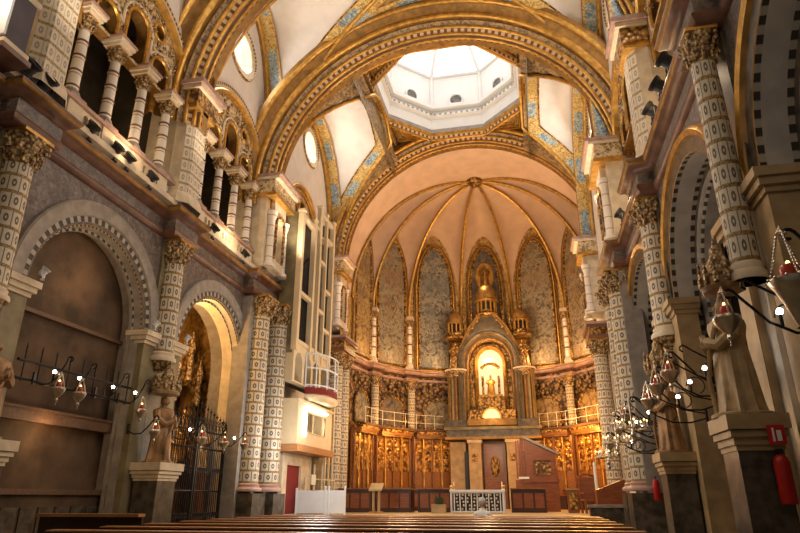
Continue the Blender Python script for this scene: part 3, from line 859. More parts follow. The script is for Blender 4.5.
for c, nm in ((10.5, 'nearest left gallery arch'), (15.55, 'second left gallery arch')):
    for k in range(4):
        loc = (-6.42, c-1.575+1.05*k, 9.02); lab = 'ringed cream column in the %s, %s from the left' % (nm, ORD[k])
        if g0 is None: g0 = gallery_column(lab, loc)
        else: dup(g0, loc, label=lab)

# ------------------------------------------------------------------ pedestals and statues
def pedestal(label, loc, w, d, h, body, cap):
    t = thing('statue_pedestal', label, 'pedestal', loc)
    m = MB(body); m.sm = False
    m.box((0, 0, .12), (d*1.12, w*1.12, .24)); m.box((0, 0, .30), (d*1.06, w*1.06, .12)); m.box((0, 0, .46), (d*.98, w*.98, .2))
    m.box((0, 0, .62), (d*1.04, w*1.04, .10)); m.build('base', t)
    m = MB(body); m.sm = False; m.box((0, 0, .67+(h-.97)/2), (d*.92, w*.92, h-.97)); m.build('die', t)
    m = MB(cap); m.sm = False
    for z, hh, q in ((h-.30, .06, .98), (h-.24, .08, 1.05), (h-.16, .07, 1.16), (h-.08, .16, 1.26)): m.box((0, 0, z+hh/2-.0), (d*q, w*q, hh))
    m.build('cap', t)
    return t
pedestal('dark marble pedestal with pale cap in front of the left pier, by the iron gate', (-5.9, 13.0, 0), .78, .62, 1.98, 'darkmarble', 'creamstone')
pedestal('dark marble pedestal at the far left edge of the photo under a robed statue', (-5.95, 8.12, 0), .78, .62, 2.1, 'darkmarble', 'creamstone')
pedestal('large dark marble pedestal with yellow stone cap, nearest on the right', (4.84, 7.8, 0), .62, .5, 2.12, 'darkmarble', 'tanstone')
pedestal('dark marble pedestal with yellow stone cap on the right, further back behind the nearest', (5.06, 13.0, 0), .66, .54, 2.05, 'darkmarble', 'tanstone')

def robed(m, h, mat, rnd, n=40):
    ph = [rnd.uniform(0, 6) for _ in range(4)]
    fl = lambda a, z: 1+.09*sin(9*a+ph[0]+z*1.5)*max(0, 1-z/h*1.1)+.06*sin(5*a+ph[1]+z*3)+.03*sin(17*a+ph[2])*max(0, 1-z/h)
    pr = [(.205, 0), (.215, .02), (.20, .08), (.185, .22), (.175, .40), (.165, .52), (.15, .60), (.165, .68), (.185, .76), (.175, .81), (.10, .845), (.055, .86), (.05, .885)]
    m.lathe((0, 0, 0), [(r*h, z*h) for r, z in pr], n, mat, fl=fl, sx=.78, sy=1.05)
    # sleeves
    for e in (-1, 1):
        m.tube([(0, e*.175*h, .775*h), (-.03*h, e*.215*h, .66*h), (-.13*h, e*.14*h, .58*h), (-.19*h, e*.03*h, .63*h)], .062*h, 8, mat, r2=.045*h)
        m.tube([(-.17*h, e*.06*h, .615*h), (-.20*h, e*.02*h, .65*h), (-.21*h, 0, .69*h)], .026*h, 6, mat)
    # mantle edge falling across the body
    m.tube([(-.13*h, -.12*h, .74*h), (-.17*h, 0, .55*h), (-.18*h, .12*h, .35*h), (-.17*h, .10*h, .05*h)], .022*h, 6, mat)
def head(m, h, mat, hair):
    m.sphere((-.01*h, 0, .935*h), .062*h, 14, mat, (.95, .85, 1.2))
    m.lathe((-.075*h, 0, .925*h), [(.013*h, -.01*h), (.012*h, .01*h), (.004*h, .03*h)], 6, mat)
    m.sphere((.012*h, 0, .955*h), .066*h, 12, hair, (.95, .95, 1.05))
def statue(label, loc, h, rz, mat, hair, seed, hat=None):
    t = thing('robed_statue', label, 'statue', loc, rz, 'robed statues on the pier pedestals')
    rnd = random.Random(seed)
    m = MB(mat); robed(m, h, mat, rnd); m.build('robe', t)
    m = MB(mat); head(m, h, mat, hair)
    m.build('head', t)
    m = MB(mat); m.lathe((0, 0, 0), [(.24*h, 0), (.24*h, .035), (.22*h, .05)], 20, mat); m.build('plinth', t)
    return t
statue('brown robed statue on the left pedestal beside the iron gate', (-5.9, 13.0, 2.06), 1.45, PI, 'statue', 'golddark', 4)
statue('robed statue with red-brown cloak at the far left edge', (-5.93, 8.12, 2.18), 1.5, PI, 'statue', 'golddark', 9)
statue('tall pale robed statue on the nearest right pedestal', (4.83, 7.82, 2.20), 1.4, 0, 'statuepale', 'statue', 14)
statue('brown robed statue on the further right pedestal', (5.05, 13.0, 2.13), 1.4, 0, 'statue', 'golddark', 21)
def canopy(label, loc, s, mat='statuepale'):
    t = thing('statue_canopy', label, 'canopy', loc, 0)
    m = MB(mat)
    m.lathe((0, 0, 0), [(.02, -.06), (.40, 0), (.44, .06), (.40, .1), (.40, .2), (.44, .24), (.36, .3)], 8, mat, sx=.9); m.build('hood', t)
    m = MB('capital')
    for k in range(12):
        a = 2*PI*k/12; m.lathe((.4*cos(a)*.9, .4*sin(a), .1), [(.05, 0), (.06, .12), (.02, .3), (.035, .33), (1e-4, .42)], 6, 'capital')
    m.lathe((0, 0, .28), [(.28, 0), (.26, .12), (.14, .3), (.12, .42), (.05, .5), (1e-4, .7)], 10, 'capital'); m.build('pinnacles', t)
    return t
canopy('carved canopy over the statue by the iron gate on the left', (-5.95, 13.05, 3.60), 1).scale = (.8, .8, .9)
canopy('carved canopy over the pale statue on the nearest right pier', (4.88, 7.85, 3.72), 1, 'statue').scale = (.65, .65, .8)
canopy('carved canopy over the brown statue on the further right pier', (5.05, 13.05, 3.65), 1, 'statue').scale = (.75, .75, .9)

# ------------------------------------------------------------------ left chapels
def simple(name, label, cat, mb, group=None):
    o = mb.build(name); return setp(o, label, cat, group)
m = MB('oldwood'); m.sm = False; m.box((-6.79, 10.6, 2.78), (.22, 3.56, .22)); m.box((-6.78, 10.6, 2.90), (.26, 3.56, .05)); struct(m, 'trim')
m = MB('oldwood'); m.sm = False; m.box((-6.87, 10.6, 4.72), (.10, 3.56, .08)); struct(m, 'trim')
m = MB('redmarble'); m.sm = False
m.box((-6.83, 10.6, .7), (.16, 3.5, 1.4), mat='plasterbrown'); m.box((-6.8, 10.6, 1.44), (.26, 3.5, .10), mat='oldwood')
for k in range(8): m.box((-6.75, 9.05+k*.44, .72), (.06, .36, .9), mat='darkmarble')
struct(m, 'trim')
t = thing('lamp_rail', 'black iron double rail with upright spikes across the brown arch', 'rail', (-6.28, 0, 0))
m = MB('iron')
for z, r in ((3.62, .028), (3.30, .03)): m.tube([(0, 8.95, z), (0, 12.2, z)], r, 8)
rl = m.build('rail', t)
for k in range(9):
    m = MB('iron'); y = 9.1+k*.37; m.tube([(0, y, 3.25), (0, y, 3.85)], .014, 6); m.tube([(0, y, 3.85), (0, y, 3.95)], .02, 6, r2=.002); m.build('spike', t)

def scroll_pts(L, h, curl, sgn=1):
    pts = [(0, 0, 0), (L*.22, 0, -.07), (L*.45, 0, -.06), (L*.65, 0, .06), (L*.85, 0, h*.75)]
    cx, cz = L*.95, h*.86
    for k in range(9):
        a = PI*.85-PI*1.5*k/8; pts.append((cx+curl*cos(a)*(1-.05*k), 0, cz+curl*sin(a)*(1-.05*k)))
    return pts
def bracket(label, loc, rz, L, h, group, bulb=True, double=False):
    t = thing('lamp_bracket', label, 'bracket', loc, rz, group)
    m = MB('iron'); m.tube(scroll_pts(L, h, .055), .015, 6); am = m.build('arm', t)
    if double:
        m = MB('iron'); m.tube([(0, 0, .08), (L*.3, 0, .16), (L*.7, 0, .44)]+[(L*.78+.05*cos(a), 0, .45+.05*sin(a)) for a in (2.6, 1.6, .6, -.4, -1.4)], .013, 6); m.build('stay', t)
        m = MB('iron'); m.tube([(L*.48+.13*cos(a), 0, .10+.13*sin(a)) for a in [2*PI*k/16 for k in range(12)]], .010, 5); m.build('scroll', am)
    m = MB('iron'); m.box((0, 0, .04), (.03, .08, .22)); m.build('back_plate', t)
    if bulb:
        m = MB('bulb'); m.sphere((L*.55, 0, .16), .035, 10, 'bulb'); m.tube([(L*.55, 0, .0), (L*.55, 0, .13)], .018, 8, 'iron'); m.build('bulb', am)
    return t
def votive(label, loc, hgt, w, group, mat='silver', cone=False):
    t = thing('votive_lamp', label, 'lamp', loc, 0, group)
    m = MB(mat); m.lathe((0, 0, 0), [(.004, .05), (.012, .03), (.03, .0), (.045, -.02), (.03, -.035)], 10); m.build('crown', t)
    zb = -hgt*.5
    for k in range(3):
        a = 2*PI*k/3+.5; m = MB(mat)
        pts = [Vector((.03*cos(a), .03*sin(a), -.02)).lerp(Vector((w*.9*cos(a), w*.9*sin(a), zb)), q/14) for q in range(15)]
        m.tube(pts, .007, 5)
        for p in pts[1:-1]: m.sphere(p, .0125, 6)
        m.build('chain', t)
    m = MB(mat)
    if cone: pr = [(w*.95, 0), (w, .0), (w*1.02, -.02), (w*.8, -.08), (w*.55, -hgt*.22), (w*.22, -hgt*.42), (w*.08, -hgt*.47), (.004, -hgt*.5)]
    else: pr = [(w*.62, .03), (w*.95, .02), (w*1.1, -.01), (w*1.0, -.05), (w*.75, -.10), (w*.35, -.15), (w*.2, -.17), (w*.28, -.20), (w*.12, -.235), (.004, -.29)]
    m.lathe((0, 0, zb), pr, 16)
    for k in range(12):
        a = 2*PI*k/12; m.sphere((w*1.0*cos(a), w*1.0*sin(a), zb), .014, 6)
    bw = m.build('bowl', t)
    m = MB('glasslamp'); m.lathe((0, 0, zb), [(w*.4, .0), (w*.45, .08), (w*.34, .12)], 12, 'glasslamp'); m.build('glass', bw)
    m = MB('candle'); m.sphere((0, 0, zb+.13), .018, 8, 'candle', (1, 1, 1.6)); m.build('flame', bw)
    return t
GL = 'votive lamps hanging before the left chapels'
LB_ = 'iron brackets on the left lamp rail'
for k, (y, d) in enumerate(((9.35, 'first'), (10.0, 'second'), (11.0, 'third'), (11.75, 'fourth'))):
    bracket('black iron lamp bracket on the rail across the brown arch, %s from the left' % d, (-6.24, y, 3.30), .0+.25, .62, .45, LB_)
v1 = votive('silver votive lamp before the brown arch, leftmost of the three', (-5.78, 9.45, 3.42), .52, .11, GL)
dup(v1, (-5.78, 10.0, 3.42), label='silver votive lamp before the brown arch, middle of the three')
dup(v1, (-5.78, 11.95, 3.36), label='silver votive lamp before the brown arch, rightmost of the three near the stone jamb')
dup(v1, (-5.55, 12.2, 2.95), label='silver votive lamp beside the brown robed statue on the left')
dup(v1, (-5.5, 14.1, 3.0), label='silver votive lamp in front of the iron gate, leftmost', scale=(1.15, 1.15, 1.15))
dup(v1, (-5.5, 15.3, 2.95), label='silver votive lamp in front of the iron gate, middle')
dup(v1, (-5.5, 16.5, 3.0), label='silver votive lamp in front of the iron gate, next to the inlaid columns')
# rods the free-hanging lamps are slung from
for k, (y, z, dsc) in enumerate(((12.2, 2.95, 'beside the robed statue'), (14.1, 3.0, 'at the left end of the gate'), (15.3, 2.95, 'over the middle of the gate'), (16.5, 3.0, 'at the right end of the gate'))):
    bracket('small iron bracket carrying a votive lamp %s' % dsc, (-6.28 if k else -6.2, y, z-.25), 0, .82 if k else .70, .30, 'iron brackets before the golden chapel', bulb=k in (1, 3))

# iron gate of the golden chapel
t = thing('iron_gate', 'black wrought iron gate closing the golden chapel arch on the left', 'gate', (-6.5, 15.7, 0))
for e in (-1, 1):
    m = MB('iron')
    for z in (.25, 1.5, 2.6, 3.05): m.tube([(0, e*.05, z), (0, e*1.52, z)], .028, 6)
    for y in (.05, 1.52): m.tube([(0, e*y, .02), (0, e*y, 3.3)], .04, 6)
    for k in range(13):
        y = e*(.16+k*.105); m.tube([(0, y, .1), (0, y, 3.2)], .014, 5)
        for z in (.9, 2.05): m.tube([(0, y+.05*cos(a), z+.07*sin(a)) for a in [2*PI*q/8 for q in range(8)]], .010, 4, closed=True)
    m.build('leaf', t)
m = MB('iron'); rnd = random.Random(5)
for k in range(17):
    y = -1.52+k*.19; h = 3.35+.42*(1-abs(k-8)/8)
    m.tube([(0, y, 3.1), (0, y, h)], .014, 5); m.sphere((0, y, h), .04, 6); m.tube([(0, y, h), (0, y, h+.14)], .016, 5, r2=.002)
    for e in (-1, 1): m.tube([(0, y+e*(.02+.075*(1-cos(a))/1.), 3.15+.2*a/PI+.06*sin(a)) for a in [PI*1.6*q/8 for q in range(9)]], .012, 4)
m.build('cresting', t)

# golden altarpiece inside the chapel
t = thing('gilded_altarpiece', 'gilded altarpiece with pinnacles and figures inside the left chapel behind the iron gate', 'altarpiece', (-7.95, 17.0, 0))
m = MB('goldcarve'); m.sm = False; m.box((0, 0, 1.0), (.7, 3.0, 2.0), mat='redwood'); m.box((.1, 0, 2.05), (.9, 3.2, .14)); m.build('base', t)
m = MB('goldcarve'); m.sm = False
m.plate([(-1.4, 2.1), (1.4, 2.1), (1.4, 4.6), (.9, 5.3), (0, 6.2), (-.9, 5.3), (-1.4, 4.6)], [[(-.45, 2.3)]+arc(0, 4.1, .45, PI, 0, 12)+[(.45, 2.3)], [(-1.2, 2.3)]+arc(-.95, 3.5, .25, PI, 0, 8)+[(-.7, 2.3)], [(.7, 2.3)]+arc(.95, 3.5, .25, PI, 0, 8)+[(1.2, 2.3)]], lambda u, v, d: (.1-d, u, v), .4, 'goldcarve', 'golddark')
m.build('screen', t)
for y, z in ((-1.4, 5.2), (-.65, 5.6), (0, 6.3), (.65, 5.6), (1.4, 5.2)):
    m = MB('capital'); m.lathe((.15, y, z-2.2 if abs(y) > 1 else z-1.6), [(.10, 0), (.10, 1.3), (.14, 1.35), (.09, 1.5), (.05, 1.9), (.07, 1.95), (1e-4, 2.3)] if abs(y) > 1 else [(.09, 0), (.09, .9), (.13, .95), (.05, 1.3), (1e-4, 1.6)], 8); m.build('pinnacle', t)
for y, h in ((0, 1.5), (-.95, 1.0), (.95, 1.0)):
    m = MB('goldcarve'); robed(m, h, 'gold', random.Random(int(y*10)+30)); head(m, h, 'gold', 'golddark')
    o = m.build('figure', t); o.location = (.15, y, 2.32); o.rotation_euler = (0, 0, PI)
for e in (-1, 1):
    t2 = thing('angel_statue', 'gilded winged angel statue at the %s of the golden chapel altarpiece' % ('left' if e < 0 else 'right'), 'statue', (-7.05, 16.1+e*.8, 0))
    m = MB('redwood'); m.lathe((0, 0, 0), [(.24, 0), (.24, 1.9), (.3, 2.0), (.28, 2.1)], 12, 'redwood'); m.build('stand', t2)
    m = MB('gold'); robed(m, 1.2, 'gold', random.Random(50+e)); head(m, 1.2, 'statuepale', 'golddark'); o = m.build('figure', t2); o.location = (0, 0, 2.1); o.rotation_euler = (0, 0, PI)
    for q in (-1, 1):
        m = MB('gold')
        m.plate([(q*.08, 2.75), (q*.25, 3.2), (q*.5, 3.45), (q*.55, 3.1), (q*.45, 2.6), (q*.25, 2.3)], [], lambda u, v, d: (-.16-d, u, v), .05, 'goldcarve'); m.build('wing', t2)

# ------------------------------------------------------------------ right side lamps
RG = 'votive lamps hanging along the right wall'; RB = 'scroll brackets along the right wall'
RL = [(5.0, 4.5, 3.36, 'shaped like a big cone'), (6.35, 4.4, 3.30, 'just before the nearest pale statue'), (9.3, 4.42, 3.32, 'first behind the nearest pale statue'), (10.2, 4.4, 3.28, 'second behind the nearest pale statue'),
      (11.2, 4.42, 3.2, 'third behind the nearest pale statue'), (14.1, 4.42, 3.3, 'first beyond the further right pedestal'), (15.0, 4.35, 3.1, 'second beyond the further right pedestal'), (15.9, 4.42, 3.3, 'third beyond the further right pedestal'), (16.7, 4.3, 2.9, 'by the inlaid twin columns')]
va = vb = None
for k, (y, x, z, d) in enumerate(RL):
    L = X(1, 0)-x+.02
    bracket('black scroll bracket on the right wall holding the lamp %s' % d, (X(1, -.02), y, z-.42), PI, L, .42, RB, True, True)
    lab = 'silver votive lamp along the right wall, %s' % d
    if k == 0: va = votive('large cone-shaped silver votive lamp on three chains at the right edge', (x, y, z-.02), .82, .165, RG, 'silver', True)
    elif vb is None: vb = votive(lab, (x, y, z-.02), .55, .12, RG, 'silver')
    else: dup(vb, (x, y, z-.02), label=lab)
# candle wheels lower on the right
def candlewheel(label, loc):
    t = thing('hanging_candle_wheel', label, 'chandelier', loc, 0, 'glittering candle wheels on the right')
    m = MB('brass'); m.tube([(.26*cos(a), .26*sin(a), -.55) for a in [2*PI*k/20 for k in range(20)]], .016, 6, closed=True); m.build('ring', t)
    for k in range(4):
        a = PI/4+PI/2*k; m = MB('silver'); m.tube([(0, 0, 0), (.26*cos(a), .26*sin(a), -.55)], .006, 5); m.build('chain', t)
    for k in range(8):
        a = 2*PI*k/8; m = MB('brass'); m.lathe((.26*cos(a), .26*sin(a), -.56), [(.03, 0), (.035, .04), (.012, .05), (.012, .13)], 8, 'paper'); m.sphere((.26*cos(a), .26*sin(a), -.415), .013, 6, 'candle', (1, 1, 1.8)); m.build('candle', t)
    m = MB('silver'); m.lathe((0, 0, -.72), [(1e-4, -.12), (.05, -.05), (.03, 0), (.05, .06), (.02, .12), (.012, .72)], 10); m.build('stem', t)
    return t
w0 = candlewheel('brass candle wheel hanging in front of the further right pedestal statue', (4.2, 11.9, 3.05))
dup(w0, (4.15, 13.9, 2.95), label='brass candle wheel hanging just beyond the further right pedestal')
dup(w0, (4.1, 15.4, 2.75), label='brass candle wheel hanging before the inlaid twin columns on the right')
for y, z, x in ((11.9, 3.05, 4.2), (13.9, 2.95, 4.15), (15.4, 2.75, 4.1)):
    bracket('iron arm holding up the brass candle wheel %s' % {11.9: 'before the further right pedestal', 13.9: 'beyond the further right pedestal', 15.4: 'near the inlaid twin columns'}[y], (X(1, -.02) if y != 13.9 else X(1, 0), y, z-.40), PI, X(1, 0)-x+.02, .42, RB, False, True)

# fire extinguishers and sign on the right
def extinguisher(label, loc):
    t = thing('fire_extinguisher', label, 'fire extinguisher', loc, 0, 'fire extinguishers on the right')
    m = MB('red'); m.lathe((0, 0, 0), [(.07, 0), (.08, .02), (.08, .40), (.065, .46), (.03, .49)], 16, 'red'); m.build('cylinder', t)
    m = MB('black'); m.box((0, 0, .53), (.04, .12, .03)); m.tube([(0, .04, .51), (-.05, .10, .42), (-.06, .10, .15)], .012, 6); m.build('valve_and_hose', t)
    return t
e0 = extinguisher('red fire extinguisher hanging on the nearest right pedestal', (4.98, 7.41, 1.28))
dup(e0, (5.33, 17.0, 1.28), label='red fire extinguisher by the base of the inlaid twin columns on the right')
t = thing('fire_sign', 'small red and white sign above the nearest fire extinguisher', 'sign', (4.98, 7.38, 1.97))
m = MB('red'); m.sm = False; m.box((0, 0, 0), (.17, .02, .20), mat='red'); m.build('plate', t)
m = MB('whitepaint'); m.sm = False; m.box((.02, -.012, -.01), (.045, .01, .11)); m.box((-.035, -.012, .0), (.02, .01, .14)); m.build('pictogram', t)

# ------------------------------------------------------------------ floodlights on the cornices
def flood(label, loc, rz, tilt=.5, group='black floodlights on the cornices', mat='black', s=1.):
    t = thing('floodlight', label, 'floodlight', loc, rz, group)
    m = MB(mat); m.lathe((0, 0, 0), [(.05, 0), (.05, .02), (.015, .03), (.015, .09)], 10, mat); m.tube([(0, -.10, .19), (0, -.10, .09), (0, .10, .09), (0, .10, .19)], .012, 5, mat); m.build('yoke', t)
    m = MB(mat); n = 12
    A = Vector((sin(tilt), 0, cos(tilt)))
    m.lathe((0, 0, 0), [(.05, -.10), (.075, -.08), (.08, .04), (.10, .06), (.105, .10), (.09, .10), (.085, .07)], 14, mat); o = m.build('housing', t); o.location = (0, 0, .2); o.rotation_euler = (0, tilt, 0)
    if s != 1: t.scale = (s, s, s)
    return t
f0 = flood('black floodlight on the left cornice at the photo edge, below the white niche', (-5.92, 7.42, 8.25), 0, .9, s=1.5)
FL = [(-1, 7.85, .42, 'on the left cornice, right beside the one at the photo edge'), (-1, 9.35, .2, 'on the left cornice before the gallery, first of four'), (-1, 10.18, .2, 'on the left cornice before the gallery, second of four'), (-1, 10.6, .2, 'on the left cornice before the gallery, third of four'), (-1, 11.5, .2, 'on the left cornice before the gallery, fourth of four'),
      (-1, 14.6, .2, 'on the left cornice under the second gallery arch'), (-1, 16.6, .2, 'on the left cornice near the crossing pier'),
      (1, 8.9, .2, 'on the right cornice, topmost and nearest of the stack of four'), (1, 9.6, .2, 'on the right cornice, second of the stack of four'), (1, 10.3, .2, 'on the right cornice, third of the stack of four'), (1, 11.1, .2, 'on the right cornice, lowest of the stack of four'), (1, 14.4, .2, 'on the right cornice past the second inlaid column'), (1, 16.0, .2, 'on the right cornice close to the far twin columns')]
for s, y, d, lab in FL:
    dup(f0, (X(s, d), y, 8.25), 0 if s < 0 else PI, label='black floodlight '+lab)
f1 = flood('white floodlight at the left jamb of the brown arch', (-5.95, 8.75, 4.98), .4, .6, 'white floodlights on the imposts', 'whitepaint', .8)
dup(f1, (-6.0, 12.35, 4.98), label='white floodlight on the stone impost left of the brown robed statue')
dup(f1, (-6.0, 13.75, 4.98), label='white floodlight on the impost at the left of the golden arch')
# tabernacle on the cornice, top left; its lit face painted as a white panel
t = thing('cornice_tabernacle', 'violet tabernacle with white lit front on the left cornice in the top corner', 'tabernacle', (-5.98, 6.9, 8.34))
m = MB('redmarble'); m.sm = False; m.box((0, 0, .05), (.62, .62, .10), mat='redmarble'); m.box((0, 0, .16), (.54, .54, .12), mat='creamstone'); m.build('base', t)
m = MB('whitepaint'); m.sm = False; m.box((0, 0, .75), (.44, .44, 1.06), mat='violet'); m.build('body', t)
m = MB('whitepaint'); m.sm = False; m.box((.02, -.24, .78), (.40, .05, .95), mat='whitepaint'); m.build('lit_front', t)
m = MB('goldcarve'); m.box((.0, 0, 1.32), (.54, .54, .10), mat='creamstone'); m.lathe((0, 0, 1.36), [(.34, 0), (.16, .3), (1e-4, .5)], 4, 'goldcarve'); m.build('roof', t)
# ------------------------------------------------------------------ organ on the left of the crossing
t = thing('organ_case', 'tall cream organ case with dark openings and a round balcony, left of the apse', 'organ', (-5.95, 21.0, 0))
xf = .72
def post(y0, z0, z1, w, x=xf, mat='ivorypaint', nm='post'):
    m = MB(mat); m.sm = False; m.box((x, y0, (z0+z1)/2), (w, w, z1-z0)); m.box((x, y0, z1+.03), (w*1.3, w*1.3, .08)); m.build(nm, t)
for y, z1, w in ((-1.95, 11.15, .20), (-.62, 11.35, .18), (-.05, 12.2, .18), (.75, 12.2, .12), (1.55, 12.2, .18)):
    post(y, 6.0, z1, w)
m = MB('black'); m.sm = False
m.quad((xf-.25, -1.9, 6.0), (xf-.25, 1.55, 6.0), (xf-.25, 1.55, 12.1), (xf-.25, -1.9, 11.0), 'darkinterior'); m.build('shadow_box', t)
m = MB('ivorypaint'); m.sm = False
for y in (-1.98, 1.6): m.box((xf-.36, y, 8.5), (.62, .06, 5.2), mat='olivestone')
m.box((xf-.36, -.2, 11.15), (.62, 3.5, .06)); m.build('case_side', t)
for y0, y1, zs in ((-1.95, -.62, (6.35, 8.1, 11.05)), (-.05, .75, (6.35, 8.0, 10.0, 12.0)), (.75, 1.55, (6.35, 7.4, 9.0, 11.2, 12.0)), (-.62, -.05, (6.35, 11.2))):
    for z in zs:
        m = MB('ivorypaint'); m.sm = False; m.box((xf-.02, (y0+y1)/2, z), (.14, y1-y0, .14)); m.build('rail', t)
rnd = random.Random(3)
for k in range(9):          # dull pipes behind the openings
    m = MB('silver'); y = -1.78+k*.14; m.lathe((xf-.16, y, 6.1), [(.02, 0), (.055, .35), (.055, 3.2+.12*abs(k-4)), (.05, 3.22+.12*abs(k-4))], 8, 'iron'); m.build('pipe', t)
m = MB('ivorypaint')       # solid belt with round arches beneath the openings
m.sm = False
m.plate([(-2.0, 4.95), (1.65, 4.95), (1.65, 6.3), (-2.0, 6.3)], [[(c-.34, 5.0)]+arc(c, 5.65, .34, PI, 0, 10)+[(c+.34, 5.0)] for c in (-1.5, -.62, .26, 1.15)], lambda u, v, d: (xf+.02-d, u, v), .3, 'ivorypaint'); m.build('arcade_belt', t)
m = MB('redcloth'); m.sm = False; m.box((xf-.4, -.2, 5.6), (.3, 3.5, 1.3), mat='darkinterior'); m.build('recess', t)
m = MB('ivorypaint')       # round balcony
m.lathe((xf+.05, .35, 4.45), [(1.15, 0), (1.3, .12), (1.3, .2), (1.22, .24)], 20, 'ivorypaint', -PI/2, PI/2, sx=.55); m.lathe((xf+.05, .35, 4.7), [(1.24, 0), (1.24, .22)], 20, 'redcloth', -PI/2, PI/2, sx=.55)
i = m.add([(xf+.05, .35-1.2, 4.5)]+[(xf+.05+.66*cos(a), .35+1.2*sin(a), 4.5) for a in [-PI/2+PI*k/20 for k in range(21)]]); m.face(range(i+1, i+22), None, 'ivorypaint', False)
bal = m.build('balcony', t)
for z in (5.0, 5.6, 6.1):
    m = MB('whitepaint'); m.tube([(xf+.05+1.22*cos(a)*.55, .35+1.22*sin(a), z) for a in [-PI/2+PI*k/16 for k in range(17)]], .03, 6); m.build('balcony_rail', bal)
for k in range(7):
    a = -PI/2+PI*k/6; m = MB('whitepaint'); m.tube([(xf+.05+1.22*cos(a)*.55, .35+1.22*sin(a), 4.9), (xf+.05+1.22*cos(a)*.55, .35+1.22*sin(a), 6.1)], .026, 6); m.build('baluster', bal)

t = thing('organ_booth', 'brightly lit ivory booth with a window under the organ balcony', 'booth', (-5.9, 21.2, 0))
m = MB('ivorypaint'); m.sm = False
m.plate([(-1.9, 2.95), (1.75, 2.95), (1.75, 4.38), (-1.9, 4.38)], [[(-1.1, 3.4), (.95, 3.4), (.95, 4.1), (-1.1, 4.1)]], lambda u, v, d: (xf+.1-d, u, v), .12, 'ivorypaint')
m.box((xf-.3, -1.9, 3.66), (.8, .06, 1.4)); m.box((xf-.3, 1.75, 3.66), (.8, .06, 1.4)); m.box((xf-.3, -.08, 4.38), (.9, 3.8, .08)); m.box((xf-.62, -.08, 3.7), (.06, 3.6, 1.5), mat='creamstone'); m.build('shell', t)
m = MB('pew'); m.sm = False; m.box((xf-.2, -.08, 2.85), (.8, 3.8, .22)); m.build('floor_beam', t)
m = MB('ivorypaint'); m.sm = False; m.tube([(xf+.1, -1.1, 3.4), (xf+.1, .95, 3.4), (xf+.1, .95, 4.1), (xf+.1, -1.1, 4.1)], .03, 5, closed=True); m.tube([(xf+.1, -.35, 3.4), (xf+.1, -.35, 4.1)], .025, 5); wf = m.build('window_frame', t)
m = MB('tube'); m.tube([(xf+.16, -1.1, 4.22), (xf+.16, .95, 4.22)], .05, 8); m.build('strip_lamp', wf)
m = MB('tube'); m.tube([(xf+.16, -1.25, 3.25), (xf+.16, -1.25, 4.2)], .05, 8); m.build('strip_lamp', wf)
m = MB('pew'); m.sm = False; m.box((xf-.3, .2, 3.25), (.4, 1.2, .5)); m.build('console', t)

t = thing('ivory_pier_frame', 'slender ivory posts with gilt panels between the booth and the apse columns', 'frame', (-5.55, 24.2, .8))
for k, y in enumerate((-.55, -.1, .35)):
    m = MB('ivorypaint'); m.sm = False; m.box((0, y, 2.1), (.10, .10, 4.2)); m.box((0, y, 4.25), (.16, .16, .1)); m.box((0, y, .06), (.18, .18, .12)); m.build('post', t)
for k, y in enumerate((-.32, .13)):
    m = MB('goldcarve'); m.sm = False; m.box((-.03, y, 2.9), (.05, .34, 2.2)); m.build('gilt_panel', t)
    m = MB('darkinterior'); m.sm = False; m.box((-.03, y, .9), (.05, .34, 1.7)); m.build('lower_panel', t)

t = thing('understage_panel', 'cream panelled wall with dark red doorway below the organ booth', 'panel', (-5.6, 21.4, .8))
m = MB('creamstone'); m.sm = False
m.plate([(-1.8, 0), (1.7, 0), (1.7, 1.93), (-1.8, 1.93)], [[(-1.4, .02), (-.1, .02), (-.1, 1.55), (-1.4, 1.55)]], lambda u, v, d: (-d, u, v), .12, 'creamstone'); m.build('wall_panel', t)
m = MB('redcloth'); m.sm = False; m.box((-.1, -.75, .8), (.04, 1.3, 1.55)); m.build('door_leaf', t)
m = MB('olivestone'); m.sm = False; m.box((.06, 1.2, .97), (.12, .5, 1.92)); m.build('pilaster', t)

t = thing('stair_railing', 'ivory metal stair railing in front of the organ booth', 'railing', (-5.1, 21.6, .8))
for x, y, h in ((-.25, -.5, 1.2), (-.22, .3, 1.65), (-.2, 1.1, 1.65), (-.18, 1.9, 1.2), (-.2, 2.6, 1.2)):
    m = MB('ivorypaint'); m.tube([(x, y, 0), (x, y, h)], .03, 6); m.build('post', t)
for z in (.35, .75, 1.15):
    m = MB('ivorypaint'); m.tube([(-.25, -.5, z), (-.2, 2.6, z)], .022, 6); m.build('rail', t)
for k in range(4):
    m = MB('ivorypaint'); m.sm = False; m.box((-.0, -.1+k*.02, .11+k*.2), (.5, .3, .03)); m.build('tread', t)
m = MB('paper'); m.sm = False; m.box((-.17, .1, 1.12), (.03, .42, .34)); m.build('notice_board', t)

t = thing('folding_screen', 'low white screen with three taller posts in front of the organ booth', 'screen', (-4.72, 20.95, .8))
m = MB('whitepaint'); m.sm = False
for x, w in ((-.35, 1.08), (.52, .7)): m = MB('whitepaint'); m.sm = False; m.box((x, 0, .40), (w, .05, .72)); m.build('panel', t)
for x, z in ((-.86, .80), (.17, .86), (.30, .86), (.86, .86)):
    m = MB('whitepaint'); m.tube([(x, -.02, 0), (x, -.02, z)], .035, 8); m.sphere((x, -.02, z), .045, 8); m.build('post', t)

